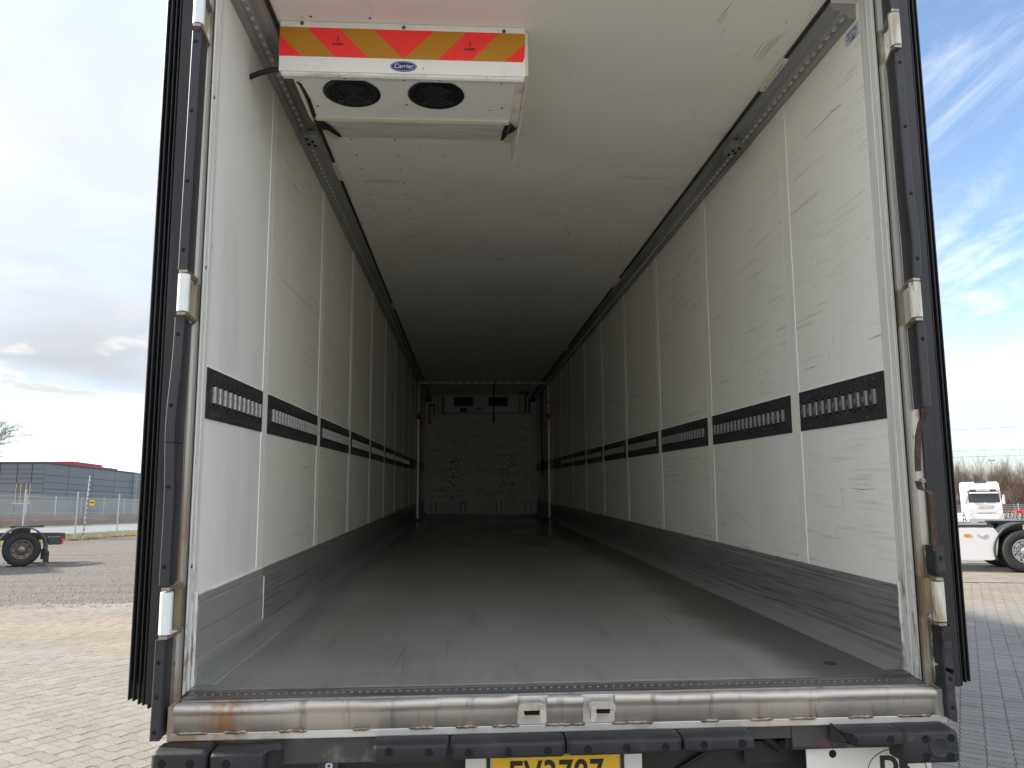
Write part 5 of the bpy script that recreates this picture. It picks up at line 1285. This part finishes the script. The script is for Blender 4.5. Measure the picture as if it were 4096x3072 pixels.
# ================================================================== HEDGE, TREES, SHRUBS
mb = MB()
for k in range(15000):
    y = 62 + 130 * rng.random() ** .9; x = -57.2 + 2.6 * rng.random()
    h = 1.05 + .75 * rng.random() + .3 * mnoise.noise((y * .25, 0, 0)); lx, ly = rng.normal(0, .16), rng.normal(0, .22)
    z0 = 0 if k % 3 else .5 * rng.random()
    w = .012 + .012 * rng.random()
    mb.add([(x - w, y, z0), (x + w, y + w, z0), (x + lx, y + ly, h), (x, y - w, z0)], [(0, 1, 2), (1, 3, 2), (3, 0, 2)])
tag(put('hedge', mb.mesh('hedge', 'hedge_twig')), 'brown leafless hedge along the far side of the road', 'hedge', kind='stuff')


def bare_mesh(name, h, levels, nb, spread, r0, seed, mat, multi=1, up=.25):
    rd = random.Random(seed); mb_ = MB()

    def grow(p, d, ln, r, lv):
        q = [p]; dd = d.copy()
        for i in range(3):
            dd = (dd + Vector((rd.gauss(0, .12), rd.gauss(0, .12), rd.gauss(0, .06) + up * .12))).normalized(); q.append(q[-1] + dd * ln / 3)
        mb_.tube(q, [r, r * .85, r * .7, r * .5], 5 if lv == levels else 3, cap=False)
        if lv == 0: return
        for k in range(nb):
            t = .3 + .7 * (k + rd.random()) / nb; i = min(2, int(t * 3)); s_ = q[i].lerp(q[i + 1], t * 3 - i)
            ax = Vector((rd.gauss(0, 1), rd.gauss(0, 1), rd.gauss(0, .5))).normalized()
            nd = (dd + spread * ax + Vector((0, 0, up))).normalized()
            grow(s_, nd, ln * rd.uniform(.5, .75), r * .52, lv - 1)
    for m_ in range(multi):
        a = 2 * PI * m_ / multi; d0 = Vector((.35 * math.cos(a) * (multi > 1), .35 * math.sin(a) * (multi > 1), 1)).normalized()
        grow(Vector((.25 * math.cos(a) * (multi > 1), .25 * math.sin(a) * (multi > 1), -.05)), d0, h * rd.uniform(.42, .52), r0, levels)
    return mb_.mesh(name, mat)


tr_ = thing('bare_tree', 'bare spreading tree with pale mossy branches beside the grey warehouse', 'tree', T(-33.6, 49.5, 0))
part('trunk', MB().tube([(0, 0, -.1), (.05, 0, 1.2), (.1, .1, 2.2)], [.2, .16, .13], 9), 'bark', tr_)
put('crown', bare_mesh('crown', 8.6, 4, 6, 1.0, .12, 5, 'twig_green', 3, .18), tr_, local=T(.1, .1, .9))
shr = [bare_mesh('twigs', hh, 4, 5, .75, .05, sd, 'twig', 5, .5) for hh, sd in ((5.2, 11), (6.2, 12), (7.2, 13))]
shr.append(bare_mesh('twigs', 4.2, 4, 5, .8, .035, 14, 'hedge_twig', 6, .6))
k_ = 0
for row, (yy, x0, x1, stp) in enumerate(((90, 52, 88, 2.7), (96, 56, 96, 2.6), (103, 58, 104, 3.0))):
    x = x0
    while x < x1:
        i = (k_ * 7) % 3 if row else 3 - (k_ % 3 == 0)
        y = yy + random.uniform(-1.5, 1.5)
        o = thing('bare_shrub', ('pale thin bare shrub' if i == 3 else 'brown bare shrub') + ' in the leafless thicket behind the white high roof truck', 'shrub', T(x, y, 0), group='pale bare shrubs of the thicket' if i == 3 else 'brown bare shrubs of the thicket')
        put('twigs', shr[i], o, local=Matrix.Rotation(random.random() * 6.28, 4, 'Z') @ Matrix.Diagonal((1, 1, random.uniform(.85, 1.2), 1)))
        x += stp * random.uniform(.8, 1.2); k_ += 1
# distant woodland line closing the view, lamp mast, overhead wires
mb = MB()
for k in range(9000):
    x = 60 + 260 * rng.random(); y = 175 + 60 * rng.random(); h = 5.5 * (.5 + .5 * rng.random()) + 1.5 * mnoise.noise((x * .06, 0, 0)); w = .05 + .08 * rng.random()
    lx = rng.normal(0, .8)
    mb.add([(x - w, y, 0), (x + w, y, 0), (x + lx, y + rng.normal(0, .8), h)], [(0, 1, 2)])
tag(put('far_wood', mb.mesh('far_wood', 'hedge_twig')), 'distant brown leafless wood behind the thicket', 'wood', kind='stuff')
lm = thing('floodlight_mast', 'slender floodlight mast rising above the bare thicket', 'lamp mast', Matrix(), (109, 150, 0))
part('mast', MB().tube([(109.0, 150, 0), (109.0, 150, 11.0)], [.16, .08], 8), 'galvanised', lm)
for dx in (-.45, .45): box_part('floodlight', (109 + dx - .32, 109 + dx + .32, 149.8, 150.2, 10.95, 11.3), 'galvanised', lm)
for k, (xa, za, xb, zb) in enumerate(((150, 24.5, 260, 31.5), (150, 18.0, 260, 23.5), (150, 16.3, 260, 21.3))):
    tag(put('overhead_wire', MB().tube([(xa - 60, 212, za - 2.2), (xa, 215, za), ((xa + xb) / 2, 220, (za + zb) / 2 - .8), (xb, 225, zb)], .035, 4).mesh('overhead_wire', 'strap_black')),
        ['highest thin overhead wire crossing the blue sky above the thicket', 'middle one of three overhead wires above the bare thicket', 'lowest overhead wire in the sky just over the thicket'][k], 'wire', 'overhead wires')
